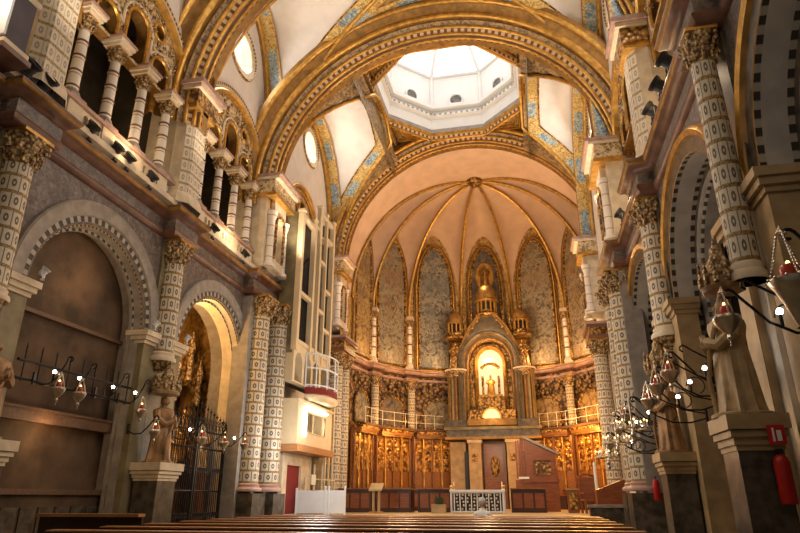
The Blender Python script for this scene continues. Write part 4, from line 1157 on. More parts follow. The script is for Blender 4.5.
# ------------------------------------------------------------------ apse furniture
def facing(k, r):
    A, B = apv(k, r), apv(k+1, r); mx, my = (A[0]+B[0])/2, (A[1]+B[1])/2
    ang = math.atan2(YC-my, AX-mx)          # local +x points to the centre of the apse
    return mx, my, ang, math.dist(A, B)
POS = ['far left', 'left', 'just left of the altarpiece', 'centre', 'just right of the altarpiece', 'right', 'far right']
PAL = [((0.080, 0.048, 0.024), (0.272, 0.160, 0.056), (0.440, 0.304, 0.128), (0.160, 0.112, 0.072)),
       ((0.056, 0.048, 0.040), (0.200, 0.160, 0.104), (0.336, 0.272, 0.176), (0.240, 0.136, 0.064)),
       ((0.048, 0.044, 0.040), (0.160, 0.132, 0.096), (0.336, 0.288, 0.216), (0.128, 0.136, 0.136)),
       ((0.040, 0.036, 0.036), (0.120, 0.096, 0.080), (0.224, 0.160, 0.104), (0.080, 0.072, 0.072)),
       ((0.048, 0.040, 0.032), (0.176, 0.128, 0.072), (0.336, 0.264, 0.168), (0.256, 0.176, 0.088)),
       ((0.048, 0.036, 0.028), (0.192, 0.136, 0.080), (0.352, 0.256, 0.152), (0.288, 0.168, 0.064)),
       ((0.080, 0.048, 0.024), (0.272, 0.160, 0.056), (0.440, 0.304, 0.128), (0.192, 0.112, 0.048))]
DSC = ['glowing amber', 'green-brown with a lozenge', 'pale grey and blue', 'dark with a golden sunburst figure', 'pale brown crowded', 'brown and tan', 'amber brown']
for k in range(NP): MT['painting%d' % k] = mk_painting('wall_painting_%d' % k, *PAL[k], 1.0 if k != 3 else .7)
for k in range(NP):
    mx, my, ang, w = facing(k, RA-.05)
    t = thing('wall_painting', 'pointed wall painting, %s, on the apse wall %s' % (DSC[k], POS[k] if k != 3 else 'above the altarpiece'), 'painting', (mx, my, 7.8), ang, 'pointed wall paintings of the apse')
    hw = w/2-(.40 if w < 2.8 else .66); zs, za = 4.6, 7.15
    def ogive(h, e): return [(-h, .15-e)]+[(-h*(1-u), zs+(za+e-zs)*math.sqrt(1-(1-u)**1.8)) for u in [q/10 for q in range(10)]]+[(h*u, zs+(za+e-zs)*math.sqrt(max(0, 1-u**1.8))) for u in [q/10 for q in range(11)]]+[(h, .15-e)]
    m = MB('painting%d' % k); m.sm = False; m.plate(ogive(hw, 0), [], lambda u, v, d: (.03-d, u, v), .03, 'painting%d' % k); m.build('canvas', t)
    m = MB('goldcarve'); m.tube([(.05, a, b) for a, b in ogive(hw+.06, .06)], .07, 6, 'goldcarve', True); m.tube([(.03, a, b) for a, b in ogive(hw+.2, .2)], .045, 6, 'gold', True); m.tube([(.03, a, b) for a, b in ogive(hw+.32, .3)], .035, 6, 'golddark', True); m.build('gilt_frame', t)
    if k == 3:
        m = MB('gold')
        m.lathe((0, 0, 0), [(1e-4, .05), (.4, .04), (.44, .0)], 20, 'gold')
        o = m.build('sunburst', t); o.location = (.05, 0, 5.5); o.rotation_euler = (0, PI/2, 0); o.scale = (1.9, 1.25, 1)
        m = MB('statue'); robed(m, 1.25, 'golddark', random.Random(77)); head(m, 1.25, 'statue', 'golddark'); o = m.build('figure', t); o.location = (.2, 0, 4.85); o.rotation_euler = (0, 0, PI)
    if k in (1, 5):
        m = MB('tanstone'); m.tube([(.05, 0, 3.9), (.05, .42, 3.2), (.05, 0, 2.5), (.05, -.42, 3.2)], .035, 5, closed=True); m.tube([(.05, 0, 3.6), (.05, .25, 3.2), (.05, 0, 2.8), (.05, -.25, 3.2)], .025, 5, closed=True); m.build('lozenge', t)
    # lower storey: mural with relief frieze, and the choir stall below
    if k == 3: continue
    t = thing('lower_mural', 'framed smaller scene with a carved frieze over the choir stalls, %s' % (POS[k] if k != 3 else 'hidden behind the altarpiece'), 'relief', (mx, my, 4.5), ang, 'framed scenes above the choir stalls')
    if True:
        m = MB('painting%d' % ((k+2) % 7)); m.sm = False; m.plate([(-hw, .25), (hw, .25)]+arc(0, .95, hw, 0, PI, 12)[1:-1] if False else [(-hw*.9, .2), (hw*.9, .2), (hw*.9, 1.25), (hw*.45, 1.62), (0, 1.72), (-hw*.45, 1.62), (-hw*.9, 1.25)], [], lambda u, v, d: (.05-d, u, v), .04); m.build('canvas', t)
        m = MB('goldcarve'); m.tube([(.07, a, b) for a, b in [(-hw*.9, .2), (hw*.9, .2), (hw*.9, 1.25), (hw*.45, 1.62), (0, 1.72), (-hw*.45, 1.62), (-hw*.9, 1.25)]], .05, 6, 'goldcarve', True); m.build('frame', t)
        m = MB('relief'); rnd = random.Random(k)
        for q in range(46): m.sphere((.05, rnd.uniform(-w/2+.5, w/2-.5), rnd.uniform(1.85, 2.5)), rnd.uniform(.05, .11), 6, 'relief')
        for q in range(3): m.sphere((.03, (-1+q)*hw*.8, 2.2), .2, 10, 'relief', (.5, 1, 1))
        m.build('frieze', t)
        # stall
        sh = .38 if k in (2, 4) else 0.; hs = w/2-.14-sh
        mx += -sin(ang)*sh*(1 if k > 3 else -1); my += cos(ang)*sh*(1 if k > 3 else -1)
        t = thing('choir_stall', 'carved gilt choir stall in the apse, %s' % POS[k], 'choir stall', (mx, my, .8), ang, 'choir stalls round the apse')
        m = MB('stallcarve'); m.sm = False; m.box((.10, 0, 1.95), (.1, 2*hs, 3.1), mat='stallwood'); m.build('back_panel', t)
        m = MB('stallwood'); m.sm = False; m.box((.30, 0, 3.5), (.5, 2*hs*.90, .12), mat='stallwood'); m.box((.32, 0, 3.62), (.56, 2*hs*.90, .12), mat='goldcarve'); m.box((.28, 0, 3.40), (.4, 2*hs*.9-.1, .1), mat='golddark'); m.build('canopy', t)
        n = 4
        for q in range(n+1):
            m = MB('stallwood'); y = -hs+.08+(2*hs-.16)*q/n; m.lathe((.22, y, .0), [(.07, 0), (.05, .2), (.045, 1.0), (.06, 1.1), (.04, 1.25), (.035, 2.4), (.06, 2.5), (.05, 3.4)], 8, 'gold' if q % 2 else 'stallwood'); m.build('colonnette', t)
            m = MB('stallwood'); m.sm = False; m.box((.42, y, .45), (.6, .07, .9)); m.build('arm', t)
        for q in range(n):
            y = -hs+.08+(2*hs-.16)*(q+.5)/n; a = (2*hs-.16)/n/2-.06
            m = MB('stallcarve'); m.sm = False
            m.plate([(y-a, 1.75), (y+a, 1.75), (y+a, 3.3), (y-a, 3.3)], [], lambda u, v, d: (.17-d, u, v), .02, 'stallcarve')
            m.tube([(.19, yy, z) for yy, z in [(y-a, 1.75)]+arc(y, 2.6, a, PI, 0, 10)+[(y+a, 1.75)]], .03, 5, 'gold'); m.sphere((.2, y, 2.98), .15, 8, 'gold', (.5, 1, 1)); rnd = random.Random(q+k*9)
            for z_ in range(12): m.sphere((.19, y+rnd.uniform(-a, a), rnd.uniform(2.1, 3.2)), rnd.uniform(.035, .075), 6, 'gold')
            robed(m, .95, 'goldcarve', rnd, 16) if False else None
            m.build('carved_panel', t)
            m = MB('redwood'); m.sm = False; m.box((.38, y, .5), (.5, 2*a, .06)); m.build('seat', t)
        m = MB('redwood'); m.sm = False; m.box((.85, 0, .3), (.06, 2*hs*.72, .6), mat='pewdark'); m.box((.82, 0, .62), (.22, 2*hs*.74, .05), mat='redwood'); m.build('front_desk', t)
    # railing of the tribune
for s, ks, nm in ((-1, (0, 1, 2), 'left'), (1, (4, 5, 6), 'right')):
    t = thing('tribune_railing', 'thin pale metal railing over the %s choir stalls' % nm, 'railing', (AX, YC, 4.55))
    pts = [apv(k, RA-.75) for k in ((.15, 1, 2, 2.55) if s < 0 else (4.45, 5, 6, 6.85))]
    pts = [(a-AX, b-YC) for a, b in pts]
    for z in (.35, .75):
        m = MB('paper'); m.tube([(a, b, z) for a, b in pts], .012, 6); m.build('rail', t)
    m = MB('oldwood'); m.tube([(a, b, .0) for a, b in pts], .06, 6); m.build('sill', t)
    for j in range(len(pts)-1):
        for q in range(3):
            a, b = pts[j][0]+(pts[j+1][0]-pts[j][0])*q/3, pts[j][1]+(pts[j+1][1]-pts[j][1])*q/3
            m = MB('paper'); m.tube([(a, b, 0), (a, b, .78)], .012, 6); m.build('post', t)
# slender columns of the apse
ac = None
for k in range(1, NP):
    x, y = apv(k, RA-.12)
    lab = 'slim white ringed column on the apse cornice, %s' % ['', 'leftmost', 'second from the left', 'just left of the altarpiece', 'just right of the altarpiece', 'second from the right', 'rightmost'][k]
    if ac is None:
        ac = thing('apse_column', lab, 'column', (x, y, 7.72), 0, 'ringed columns of the apse')
        m = MB('creamstone'); m.box((0, 0, .1), (.42, .42, .2)); m.lathe((0, 0, .2), [(.2, 0), (.2, .06), (.15, .12)], 14); m.build('base', ac)
        m = MB('ringed'); m.lathe((0, 0, 0), [(.13, .32), (.12, 2.4)], 16, 'ringed')
        for z in (.8, 1.35, 1.9): m.lathe((0, 0, z), [(.13, 0), (.16, .04), (.13, .08)], 14, 'redmarble')
        m.build('shaft', ac)
        m = MB('capital'); leaf_capital(m, .135, 2.38, 2.78, nleaf=8); m.box((0, 0, 2.85), (.44, .44, .16), mat='creamstone'); m.build('capital', ac)
        ac_first = ac
    else: dup(ac, (x, y, 7.72), label=lab)
pl = None
for k in range(1, NP):
    if k in (3, 4): continue
    x, y = apv(k, RA-.27)
    lab = 'cream inlaid pilaster above the choir stalls, %s' % {1: 'leftmost', 2: 'second from the left', 5: 'second from the right', 6: 'rightmost'}[k]
    if pl is None:
        pl = thing('inlaid_pilaster', lab, 'pilaster', (x, y, 4.5), 0, 'inlaid pilasters of the apse')
        m = MB('shaft'); m.lathe((0, 0, 0), [(.2, 0), (.2, 2.1)], 16, 'shaft'); m.build('shaft', pl)
        m = MB('capital'); leaf_capital(m, .19, 2.08, 2.62, nleaf=8); m.build('capital', pl)
    else: dup(pl, (x, y, 4.5), label=lab)

# ------------------------------------------------------------------ altarpiece
MT['bronze'] = M_plain('dark_bronze', (.10, .075, .045), .4, .35, .3, 4.)
AXM, AYM = .45, 32.3
t = thing('high_altarpiece', 'gilded high altarpiece with a glowing arched niche, clustered columns and domed turrets', 'altarpiece', (AXM, AYM, .8))
m = MB('olivestone'); m.sm = False
m.box((0, .3, 3.55), (4.7, 1.0, .45), mat='darkmarble'); m.box((0, .2, 3.82), (4.9, 1.15, .14), mat='olivestone'); m.box((0, .15, 3.34), (4.8, 1.1, .12), mat='golddark'); m.build('plinth', t)
for e in (-1, 1):
    m = MB('olivestone')
    m.box((e*1.78, 0, 4.05), (1.0, 1.0, .34), mat='darkmarble')
    for q in range(7):
        a = PI+PI*(q+.5)/7 if False else -PI/2+(q-3)*.48
        m.lathe((e*1.78+.42*cos(a), .05+.36*sin(a)+.12, 4.2), [(.10, 0), (.10, .12), (.075, .18), (.068, 2.1), (.10, 2.2), (.11, 2.34)], 10, 'golddark' if q % 2 else 'olivestone')
    m.lathe((e*1.78, .12, 4.2), [(.3, 0), (.3, 2.3)], 16, 'redmarble'); m.build('column_cluster', t)
    m = MB('capital'); m.lathe((e*1.78, .1, 6.45), [(.40, 0), (.46, .05), (.44, .14), (.54, .26), (.56, .36)], 14, 'capital'); m.lathe((e*1.78, .1, 6.8), [(.6, 0), (.6, .08)], 14, 'creamstone'); m.build('capital', t)
    m = MB('goldcarve'); robed(m, 1.45, 'goldcarve', random.Random(60+e)); head(m, 1.45, 'gold', 'golddark'); o = m.build('figure', t); o.location = (e*1.78, -.05, 6.9); o.rotation_euler = (0, 0, PI/2)
    m = MB('golddark')
    m.lathe((e*1.78, .15, 6.85), [(.42, 0), (.40, 1.65), (.5, 1.75)], 8, 'golddark', PI*.05, PI*.95); m.build('niche', t)
    # domed turret
    m = MB('gold'); m.lathe((e*1.78, .1, 8.55), [(.52, 0), (.58, .08), (.52, .16), (.44, .2), (.44, .3), (.5, .34)], 12, 'goldcarve')
    for q in range(10):
        a = 2*PI*q/10; m.tube([(e*1.78+.38*cos(a), .1+.38*sin(a), 8.85), (e*1.78+.38*cos(a), .1+.38*sin(a), 9.4)], .04, 6, 'gold')
    m.lathe((e*1.78, .1, 8.85), [(.26, 0), (.26, .55)], 10, 'black'); tu = m.build('turret', t)
    m = MB('gold'); m.lathe((e*1.78, .1, 9.38), [(.46, 0), (.5, .06), (.46, .12), (.47, .2), (.42, .4), (.28, .6), (.1, .72), (.05, .78), (.08, .86), (.03, .95), (1e-4, 1.1)], 14, 'golddark'); m.build('turret_dome', tu)
# arch mouldings of the niche
rin, zc = 1.12, 7.2
P = [(-.35, 1.62), (-.35, 1.5), (-.28, 1.44), (-.22, 1.46), (-.2, 1.36), (-.12, 1.3), (-.05, 1.32), (-.02, 1.2), (.06, 1.14), (.7, 1.10)]
ML = ['bronze', 'bronze', 'golddark', 'bronze', 'golddark', 'golddark', 'bronze', 'golddark', 'goldcarve']
m = MB(); rings = [[(-q, d, 3.9) for d, q in P]]; L = [0]
for k in range(29):
    a = PI-PI*k/28; rings.append([(q*cos(a), d, zc+q*sin(a)*1.12) for d, q in P]); L.append(3+k*.13)
rings.append([(q, d, 3.9) for d, q in P]); L.append(10.)
m.sweep(rings, L, ML); m.build('niche_arch', t)
# gable over the arch
m = MB('golddark'); m.sm = False
m.plate([(-1.62, 6.9), (-1.62, 7.6), (-.9, 9.0), (-.35, 9.75), (0, 9.95), (.35, 9.75), (.9, 9.0), (1.62, 7.6), (1.62, 6.9)]+arc(0, 6.95, 1.6, 0, PI, 20)[1:-1] if False else [(-1.62, 6.95), (-1.62, 7.6), (-.95, 8.95), (-.35, 9.7), (0, 9.9), (.35, 9.7), (.95, 8.95), (1.62, 7.6), (1.62, 6.95)]+[(a, 6.95+(b-6.95)*1.12) for a, b in arc(0, 6.95, 1.55, 0, PI, 20)[1:-1]], [], lambda u, v, d: (u, -.15+d, v), .3, 'bronze', 'golddark')
for q in (0, .16): m.tube([(a*(1+q*.1), -.22, b+q) for a, b in [(-1.65, 7.55), (-.97, 8.97), (-.35, 9.75), (0, 9.95), (.35, 9.75), (.97, 8.97), (1.65, 7.55)]], .06, 6, 'golddark')
for e in (-1, 1):
    for q in range(6):
        u = q/5; m.sphere((e*(1.6-1.35*u), -.22, 7.9+1.95*u), .12, 6, 'golddark')
m.build('gable', t)
for e in (-1, 1):
    for q, (x, z) in enumerate(((1.2, 9.0), (.85, 9.3))):
        m = MB('golddark'); m.lathe((e*x, .1, z-.7), [(.11, 0), (.11, .7), (.16, .75), (.08, .9), (.05, 1.3), (.08, 1.35), (1e-4, 1.7)], 8, 'goldcarve'); m.build('pinnacle', t)
# central domed lantern
m = MB('gold'); m.lathe((0, .1, 9.7), [(.62, 0), (.70, .1), (.62, .2), (.55, .22)], 14, 'goldcarve')
for q in range(12):
    a = 2*PI*q/12; m.tube([(.5*cos(a), .1+.5*sin(a), 9.9), (.5*cos(a), .1+.5*sin(a), 10.55)], .05, 6, 'gold')
m.lathe((0, .1, 9.9), [(.36, 0), (.36, .65)], 12, 'black'); la = m.build('lantern', t)
m = MB('gold'); m.lathe((0, .1, 10.52), [(.62, 0), (.68, .08), (.6, .16), (.62, .3), (.56, .6), (.40, .88), (.16, 1.05), (.07, 1.1), (.1, 1.2), (.05, 1.32), (.03, 1.7), (.06, 1.76), (1e-4, 1.95)], 16, 'golddark'); m.build('lantern_dome', la)
# inside the niche
m = MB('goldmosaic'); m.sm = False
m.quad((-1.3, .75, 3.9), (1.3, .75, 3.9), (1.3, .75, 8.4), (-1.3, .75, 8.4), 'goldcarve'); nb = m.build('niche_back', t)
m = MB('gold'); P2 = [(.55, .86), (.5, .80), (.6, .66), (.72, .64)]
rings = [[(-q, d, 4.9) for d, q in P2]]+[[(q*cos(PI-PI*k/20), d, 7.3+q*sin(PI-PI*k/20)*1.15) for d, q in P2] for k in range(21)]+[[(q, d, 4.9) for d, q in P2]]
m.sweep(rings, list(range(len(rings))), ['gold', 'gold', 'gold']); m.build('inner_arch', nb)
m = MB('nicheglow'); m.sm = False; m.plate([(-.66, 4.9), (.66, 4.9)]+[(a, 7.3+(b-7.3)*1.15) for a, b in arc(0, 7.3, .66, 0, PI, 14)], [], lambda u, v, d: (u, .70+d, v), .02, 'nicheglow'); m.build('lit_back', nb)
m = MB('gold'); m.sm = False
m.box((0, .35, 5.0), (1.4, .6, .9), mat='goldcarve'); m.box((0, .3, 5.5), (1.2, .5, .1), mat='gold')
for e in (-1, 1): m.box((e*.42, .4, 6.0), (.12, .3, 1.1), mat='goldcarve')
m.sm = True
m.tube([(.44*cos(a), .4, 6.95+.30*sin(a)) for a in [PI*k/10 for k in range(11)]], .07, 6, 'goldcarve')
for q in range(9): m.sphere((-.44+.11*q, .3, 7.02+.18*sin(PI*q/8)), .09, 8, 'gold')
th = m.build('throne', t)
m = MB('goldcarve'); robed(m, .95, 'gold', random.Random(88)); head(m, .95, 'statue', 'gold'); m.lathe((0, 0, .93), [(.05, 0), (.07, .09), (.03, .09)], 8, 'gold'); o = m.build('seated_figure', th); o.location = (0, .28, 5.55); o.rotation_euler = (0, 0, PI/2)
m = MB('goldcarve'); m.sm = False
m.box((0, -.1, 4.1), (2.5, .5, .3), mat='golddark'); m.box((0, -.05, 4.5), (2.4, .3, .5), mat='goldcarve'); m.sm = True
m.lathe((0, -.24, 4.35), [(.42, 0), (.42, .02)], 20, 'gold') if False else None
m.plate([(-.42, 4.3)]+arc(0, 4.35, .42, PI, 0, 14)+[(.42, 4.3)], [], lambda u, v, d: (u, -.24+d, v), .06, 'paper'); m.tube([(a, -.26, b) for a, b in arc(0, 4.35, .46, PI, 0, 14)], .05, 6, 'gold'); m.build('predella', t)
# doorway below the altarpiece
m = MB('stallwood'); m.sm = False; m.box((0, .5, 1.55), (1.1, .08, 3.1)); m.box((0, .44, .8), (.85, .05, 1.0), mat='redwood'); m.box((0, .44, 2.25), (.85, .05, 1.4), mat='redwood')
dr = m.build('door', t)
m = MB('gold'); m.lathe((0, 0, 0), [(1e-4, .05), (.25, .04), (.3, 0)], 16, 'goldcarve'); o = m.build('door_medallion', dr); o.location = (0, .40, 2.0); o.rotation_euler = (PI/2, 0, 0); o.scale = (.8, 1.7, 1)
for e in (-1, 1):
    m = MB('tanstone'); m.sm = False; m.box((e*.95, .2, 1.6), (.62, .6, 3.2), mat='tanstone'); m.box((e*.95, .15, 3.2), (.74, .72, .16), mat='creamstone'); m.box((e*.95, -.12, 2.4), (.28, .05, .35), mat='goldcarve'); m.build('door_pier', t)
    m = MB('golddark'); m.sm = False; m.box((e*1.85, .45, 1.6), (.8, .3, 3.2), mat='tanstone'); m.box((e*1.42, .2, 1.5), (.18, .1, 2.4), mat='black'); m.build('side_panel', t)

# ------------------------------------------------------------------ sanctuary furniture (platform at 0.8 m)
t = thing('lectern', 'slim golden lectern standing left of the altar', 'lectern', (-3.3, 23.0, .8))
m = MB('brass'); m.sm = False; m.box((0, 0, .03), (.42, .4, .06), mat='pew'); m.build('foot', t)
m = MB('brass'); m.sm = False; m.box((-.1, 0, .42), (.08, .1, .75), mat='tanstone'); m.box((.1, 0, .42), (.08, .1, .75), mat='tanstone'); m.build('stem', t)
m = MB('brass'); m.sm = False; i = m.add([(-.24, -.2, .75), (.24, -.2, .75), (.24, .2, .98), (-.24, .2, .98), (-.24, -.2, .80), (.24, -.2, .80), (.24, .2, 1.03), (-.24, .2, 1.03)])
for q in ((0, 1, 2, 3), (4, 7, 6, 5), (0, 4, 5, 1), (1, 5, 6, 2), (2, 6, 7, 3), (3, 7, 4, 0)): m.face([i+k for k in q], None, 'tanstone')
m.build('book_rest', t)
t = thing('altar_table', 'white altar with dark panels behind silver lattice and four small corner posts', 'altar', (.27, 24.2, .8))
m = MB('whitepaint'); m.sm = False; m.box((0, .1, .38), (1.8, .7, .7), mat='black'); ab = m.build('body', t)
m = MB('silver'); m.sm = False; m.box((0, .1, .76), (2.0, .95, .08), mat='whitepaint'); m.build('top', t)
for e in (-1, 1):
    for y in (-.3, .45):
        m = MB('silver'); m.tube([(e*.95, y, 0), (e*.95, y, .84)], .035, 8, 'whitepaint'); m.sphere((e*.95, y, .90), .06, 8, 'brass'); m.build('corner_post', t)
for k in range(9):
    m = MB('silver'); m.sm = False; x = -.84+k*.21; m.box((x, -.28, .38), (.035, .04, .66), mat='whitepaint'); m.build('bar', ab)
for k in range(8):
    m = MB('silver'); rnd = random.Random(k)
    for q in range(5): m.sphere((-.735+k*.21+rnd.uniform(-.04, .04), -.27, .14+q*.12), .042, 6, 'silver', (1, .4, 1))
    m.build('relief', ab)
for z in (.05, .70): m = MB('whitepaint'); m.sm = False; m.box((0, -.28, z), (1.86, .05, .05)); m.build('edge', t)
for k, (x, lab) in enumerate(((-.85, 'left'), (.95, 'right'))):
    c = thing('altar_candlestick', 'small brass candlestick on the %s end of the altar' % lab, 'candlestick', (x+.27-.05, 24.35, 1.60))
    m = MB('brass'); m.lathe((0, 0, 0), [(.07, 0), (.06, .02), (.015, .04), (.02, .12), (.04, .14)], 10); m.build('stick', c)
    m = MB('paper'); m.lathe((0, 0, .14), [(.022, 0), (.022, .14)], 8); m.build('candle', c)
t = thing('organ_console', 'red-brown wooden organ console with sloping roof and tall pipes at its left', 'organ console', (2.55, 27.0, .8))
m = MB('redwood'); m.sm = False
m.box((.1, .2, .55), (1.3, .9, 1.1)); m.box((.1, .2, 1.15), (1.4, 1.0, .1)); m.build('body', t)
m = MB('redwood'); m.sm = False
m.plate([(-.45, 1.2), (.72, 1.2), (.72, 2.2), (-.45, 2.75)], [[(-.2, 1.35), (.5, 1.35), (.5, 1.95), (-.2, 1.95)]], lambda u, v, d: (u, -.2+d, v), .1, 'redwood'); m.box((.13, .15, 1.7), (1.1, .5, .9), mat='stallwood')
m.build('cabinet', t)
for k in range(3): m = MB('gold'); m.sm = False; m.box((-.02+k*.22, -.12, 1.65), (.16, .06, .5), mat='goldcarve'); m.build('grille', t)
m = MB('greystone'); m.sm = False; i = m.add([(-.55, -.35, 2.85), (.85, -.35, 2.15), (.85, .6, 2.15), (-.55, .6, 2.85), (-.55, -.35, 2.95), (.85, -.35, 2.25), (.85, .6, 2.25), (-.55, .6, 2.95)])
for q in ((0, 1, 2, 3), (4, 7, 6, 5), (0, 4, 5, 1), (1, 5, 6, 2), (2, 6, 7, 3), (3, 7, 4, 0)): m.face([i+k for k in q], None, 'greystone')
m.build('sloping_roof', t)
for k in range(5): m = MB('redwood'); m.sm = False; m.box((-.85+k*.09, 0, 2.0), (.07, .09, 1.5+.06*k), mat='redwood'); m.build('pipe', t)
m = MB('redcloth'); m.sm = False; m.box((-.67, 0, .6), (.55, .35, 1.2), mat='redwood'); m.build('pipe_chest', t)
m = MB('paper'); m.sm = False; m.box((-.6, -.2, 1.28), (.42, .06, .08)); m.build('music_strip', t)

def bench(label, loc, w, d, h, mat='pewdark', rz=0, group='dark wooden choir benches'):
    t = thing('choir_bench', label, 'bench', loc, rz, group)
    m = MB(mat); m.sm = False; m.box((0, -d*.4, h*.5), (w, .06, h)); m.box((0, -d*.45, h), (w+.06, .16, .05), mat='stallwood')
    for k in range(3): m.box((w*(k-1)/3.2, -d*.4-.035, h*.5), (w*.26, .02, h*.62), mat='redwood')
    m.build('front', t)
    m = MB(mat); m.sm = False; m.box((0, d*.1, h*.48), (w-.06, d*.7, .05)); m.build('seat', t)
    for e in (-1, 1): m = MB(mat); m.sm = False; m.box((e*(w/2-.03), 0, h*.48), (.06, d, h*.96)); m.build('end_panel', t)
    return t
b0 = bench('dark wooden choir bench behind the lectern, at the left', (-4.4, 24.4, .8), 1.3, .8, .85)
dup(b0, (-2.95, 24.8, .8), label='dark wooden choir bench just right of the lectern')
dup(b0, (-1.45, 25.2, .8), label='dark wooden choir bench next to the left end of the altar')
dup(b0, (-4.4, 26.4, .8), rz=.5, label='dark wooden choir bench at the far left before the stalls')
dup(b0, (-2.2, 27.6, .8), label='dark wooden choir bench furthest back left of the altarpiece door')
dup(b0, (2.1, 25.4, .8), label='dark wooden choir bench in front of the organ console')
t = thing('reading_desk', 'large red-brown wooden desk with sloping top at the right of the sanctuary', 'desk', (4.75, 21.4, .8))
m = MB('redwood'); m.sm = False; i = m.add([(-.5, -.3, 0), (.45, -.3, 0), (.45, .4, 0), (-.5, .4, 0), (-.5, -.3, .75), (.45, -.3, 1.1), (.45, .4, 1.1), (-.5, .4, .75)])
for q in ((3, 2, 1, 0), (4, 5, 6, 7), (0, 1, 5, 4), (1, 2, 6, 5), (2, 3, 7, 6), (3, 0, 4, 7)): m.face([i+k for k in q])
m.build('body', t); m = MB('pinkmarble'); m.sm = False; m.box((.42, -.33, .55), (.1, .06, 1.1)); m.build('edge', t)
t = thing('wooden_cabinet', 'small tan wooden cabinet with a panelled door right of the organ console', 'cabinet', (3.72, 25.1, .8))
m = MB('stallwood'); m.sm = False; m.box((0, 0, .4), (.40, .4, .8), mat='stallwood'); m.box((0, 0, .82), (.48, .46, .05), mat='tanstone'); m.build('body', t)
m = MB('goldcarve'); m.sm = False; m.box((0, -.21, .4), (.28, .03, .6), mat='goldcarve'); m.build('door', t)
t = thing('high_backed_chair', 'dark high-backed chair standing between the cabinet and the tall white candle', 'chair', (4.3, 24.5, .8), .25)
m = MB('redwood'); m.sm = False; m.box((0, 0, .45), (.6, .55, .07)); m.build('seat', t)
m = MB('redwood'); m.box((0, .26, .85), (.6, .07, .75)); m.tube([(.3*cos(a), .26, 1.2+.14*sin(a)) for a in [PI*k/10 for k in range(11)]], .04, 6); m.build('backrest', t)
for x in (-.26, .26):
    for y in (-.23, .23): m = MB('redwood'); m.sm = False; m.box((x, y, .22), (.07, .07, .44)); m.build('leg', t)
    m = MB('redwood'); m.sm = False; m.box((x, 0, .68), (.06, .5, .06)); m.build('armrest', t)
t = thing('paschal_candle', 'tall white candle on a stand at the right of the sanctuary', 'candle', (4.45, 23.2, .8))
m = MB('brass'); m.lathe((0, 0, 0), [(.16, 0), (.14, .04), (.03, .08), (.03, .35), (.09, .4)], 12, 'oldwood'); m.build('stand', t)
m = MB('paper'); m.lathe((0, 0, .4), [(.055, 0), (.05, 1.25), (.02, 1.3)], 12, 'paper'); m.build('candle', t)
t = thing('marble_parapet', 'dark grey marble parapet in front of the red-brown desk', 'parapet', (4.5, 19.95, .5))
m = MB('darkmarble'); m.sm = False; m.box((0, 0, .28), (1.2, .3, .56)); m.build('panel', t); m = MB('greystone'); m.sm = False; m.box((0, 0, .60), (1.3, .4, .08), mat='greystone'); m.build('coping', t)
t = thing('flower_stand', 'row of small dark green plants before the choir benches beside the altar', 'planter', (-1.1, 23.6, .8))
m = MB('tanstone'); m.sm = False; m.box((0, 0, .15), (.5, .35, .3), mat='tanstone'); m.build('box', t)
MT['leaf'] = M_plain('dark_leaf', (.05, .07, .025), .6)
m = MB('leaf'); rnd = random.Random(2)
for k in range(40):
    a = rnd.uniform(0, 2*PI); r = rnd.uniform(.02, .25); x, y = r*cos(a), r*sin(a)*.6; z = .3+rnd.uniform(.05, .3)
    m.tube([(x*.4, y*.4, .28), (x*.8, y*.8, z), (x*1.3, y*1.3, z-.03)], .022, 4, r2=.004)
m.build('plants', t)

# ------------------------------------------------------------------ pews and the seated person
def pew(label, loc, w, rz=0):
    t = thing('wooden_pew', label, 'pew', loc, rz, 'rows of wooden pews')
    m = MB('pew'); m.sm = False; m.box((0, -.10, .70), (w, .05, .47), mat='pewdark'); m.build('backrest', t)
    m = MB('pew'); m.sm = False; i = m.add([(-w/2, -.16, .938), (w/2, -.16, .938), (w/2, .05, .94), (-w/2, .05, .94), (-w/2, -.16, .957), (w/2, -.16, .957), (w/2, .05, .96), (-w/2, .05, .96)])
    for f in ((0, 1, 2, 3), (4, 7, 6, 5), (0, 4, 5, 1), (1, 5, 6, 2), (2, 6, 7, 3), (3, 7, 4, 0)): m.face([i+k for k in f], None, 'pew')
    m.build('book_ledge', t)
    m = MB('pew'); m.sm = False; m.box((0, .24, .44), (w, .42, .04), mat='pew'); m.build('seat', t)
    m = MB('pewdark'); m.sm = False; m.box((0, -.24, .16), (w-.1, .18, .05), mat='pewdark'); m.build('kneeler', t)
    for e in (-1, 1):
        m = MB('pew'); m.sm = False; m.box((e*(w/2+.0), .16, .47), (.05, .62, .94), mat='pewdark'); m.build('end_panel', t)
    return t
PR = [7.5, 8.55, 9.6, 10.65, 11.7, 12.75, 13.8, 14.6]
PN = ['front pew, furthest from the camera', 'second pew from the front', 'third pew from the front', 'fourth pew from the front', 'fifth pew from the front', 'sixth pew from the front', 'second nearest pew', 'nearest pew, at the bottom edge of the photo']
p0 = None
for y, nm in zip(PR, PN[::-1]):
    lab = 'long brown varnished wooden pew, %s' % nm
    if p0 is None: p0 = pew(lab, (0, y, 0), 7.4, .008)
    else: dup(p0, (0, y, 0), label=lab)
t = thing('aisle_bench', 'long pale-topped wooden bench across the left aisle before the brown arch', 'bench', (-5.05, 9.9, 0), .06)
m = MB('pew'); m.sm = False; m.box((0, 0, 1.06), (1.9, .22, .05), mat='pew'); m.build('top_rail', t)
m = MB('pewdark'); m.sm = False; m.box((0, .04, .62), (1.9, .05, .84), mat='pewdark'); m.build('backrest', t)
m = MB('pewdark'); m.sm = False; m.box((0, .28, .44), (1.9, .4, .05)); m.build('seat', t)
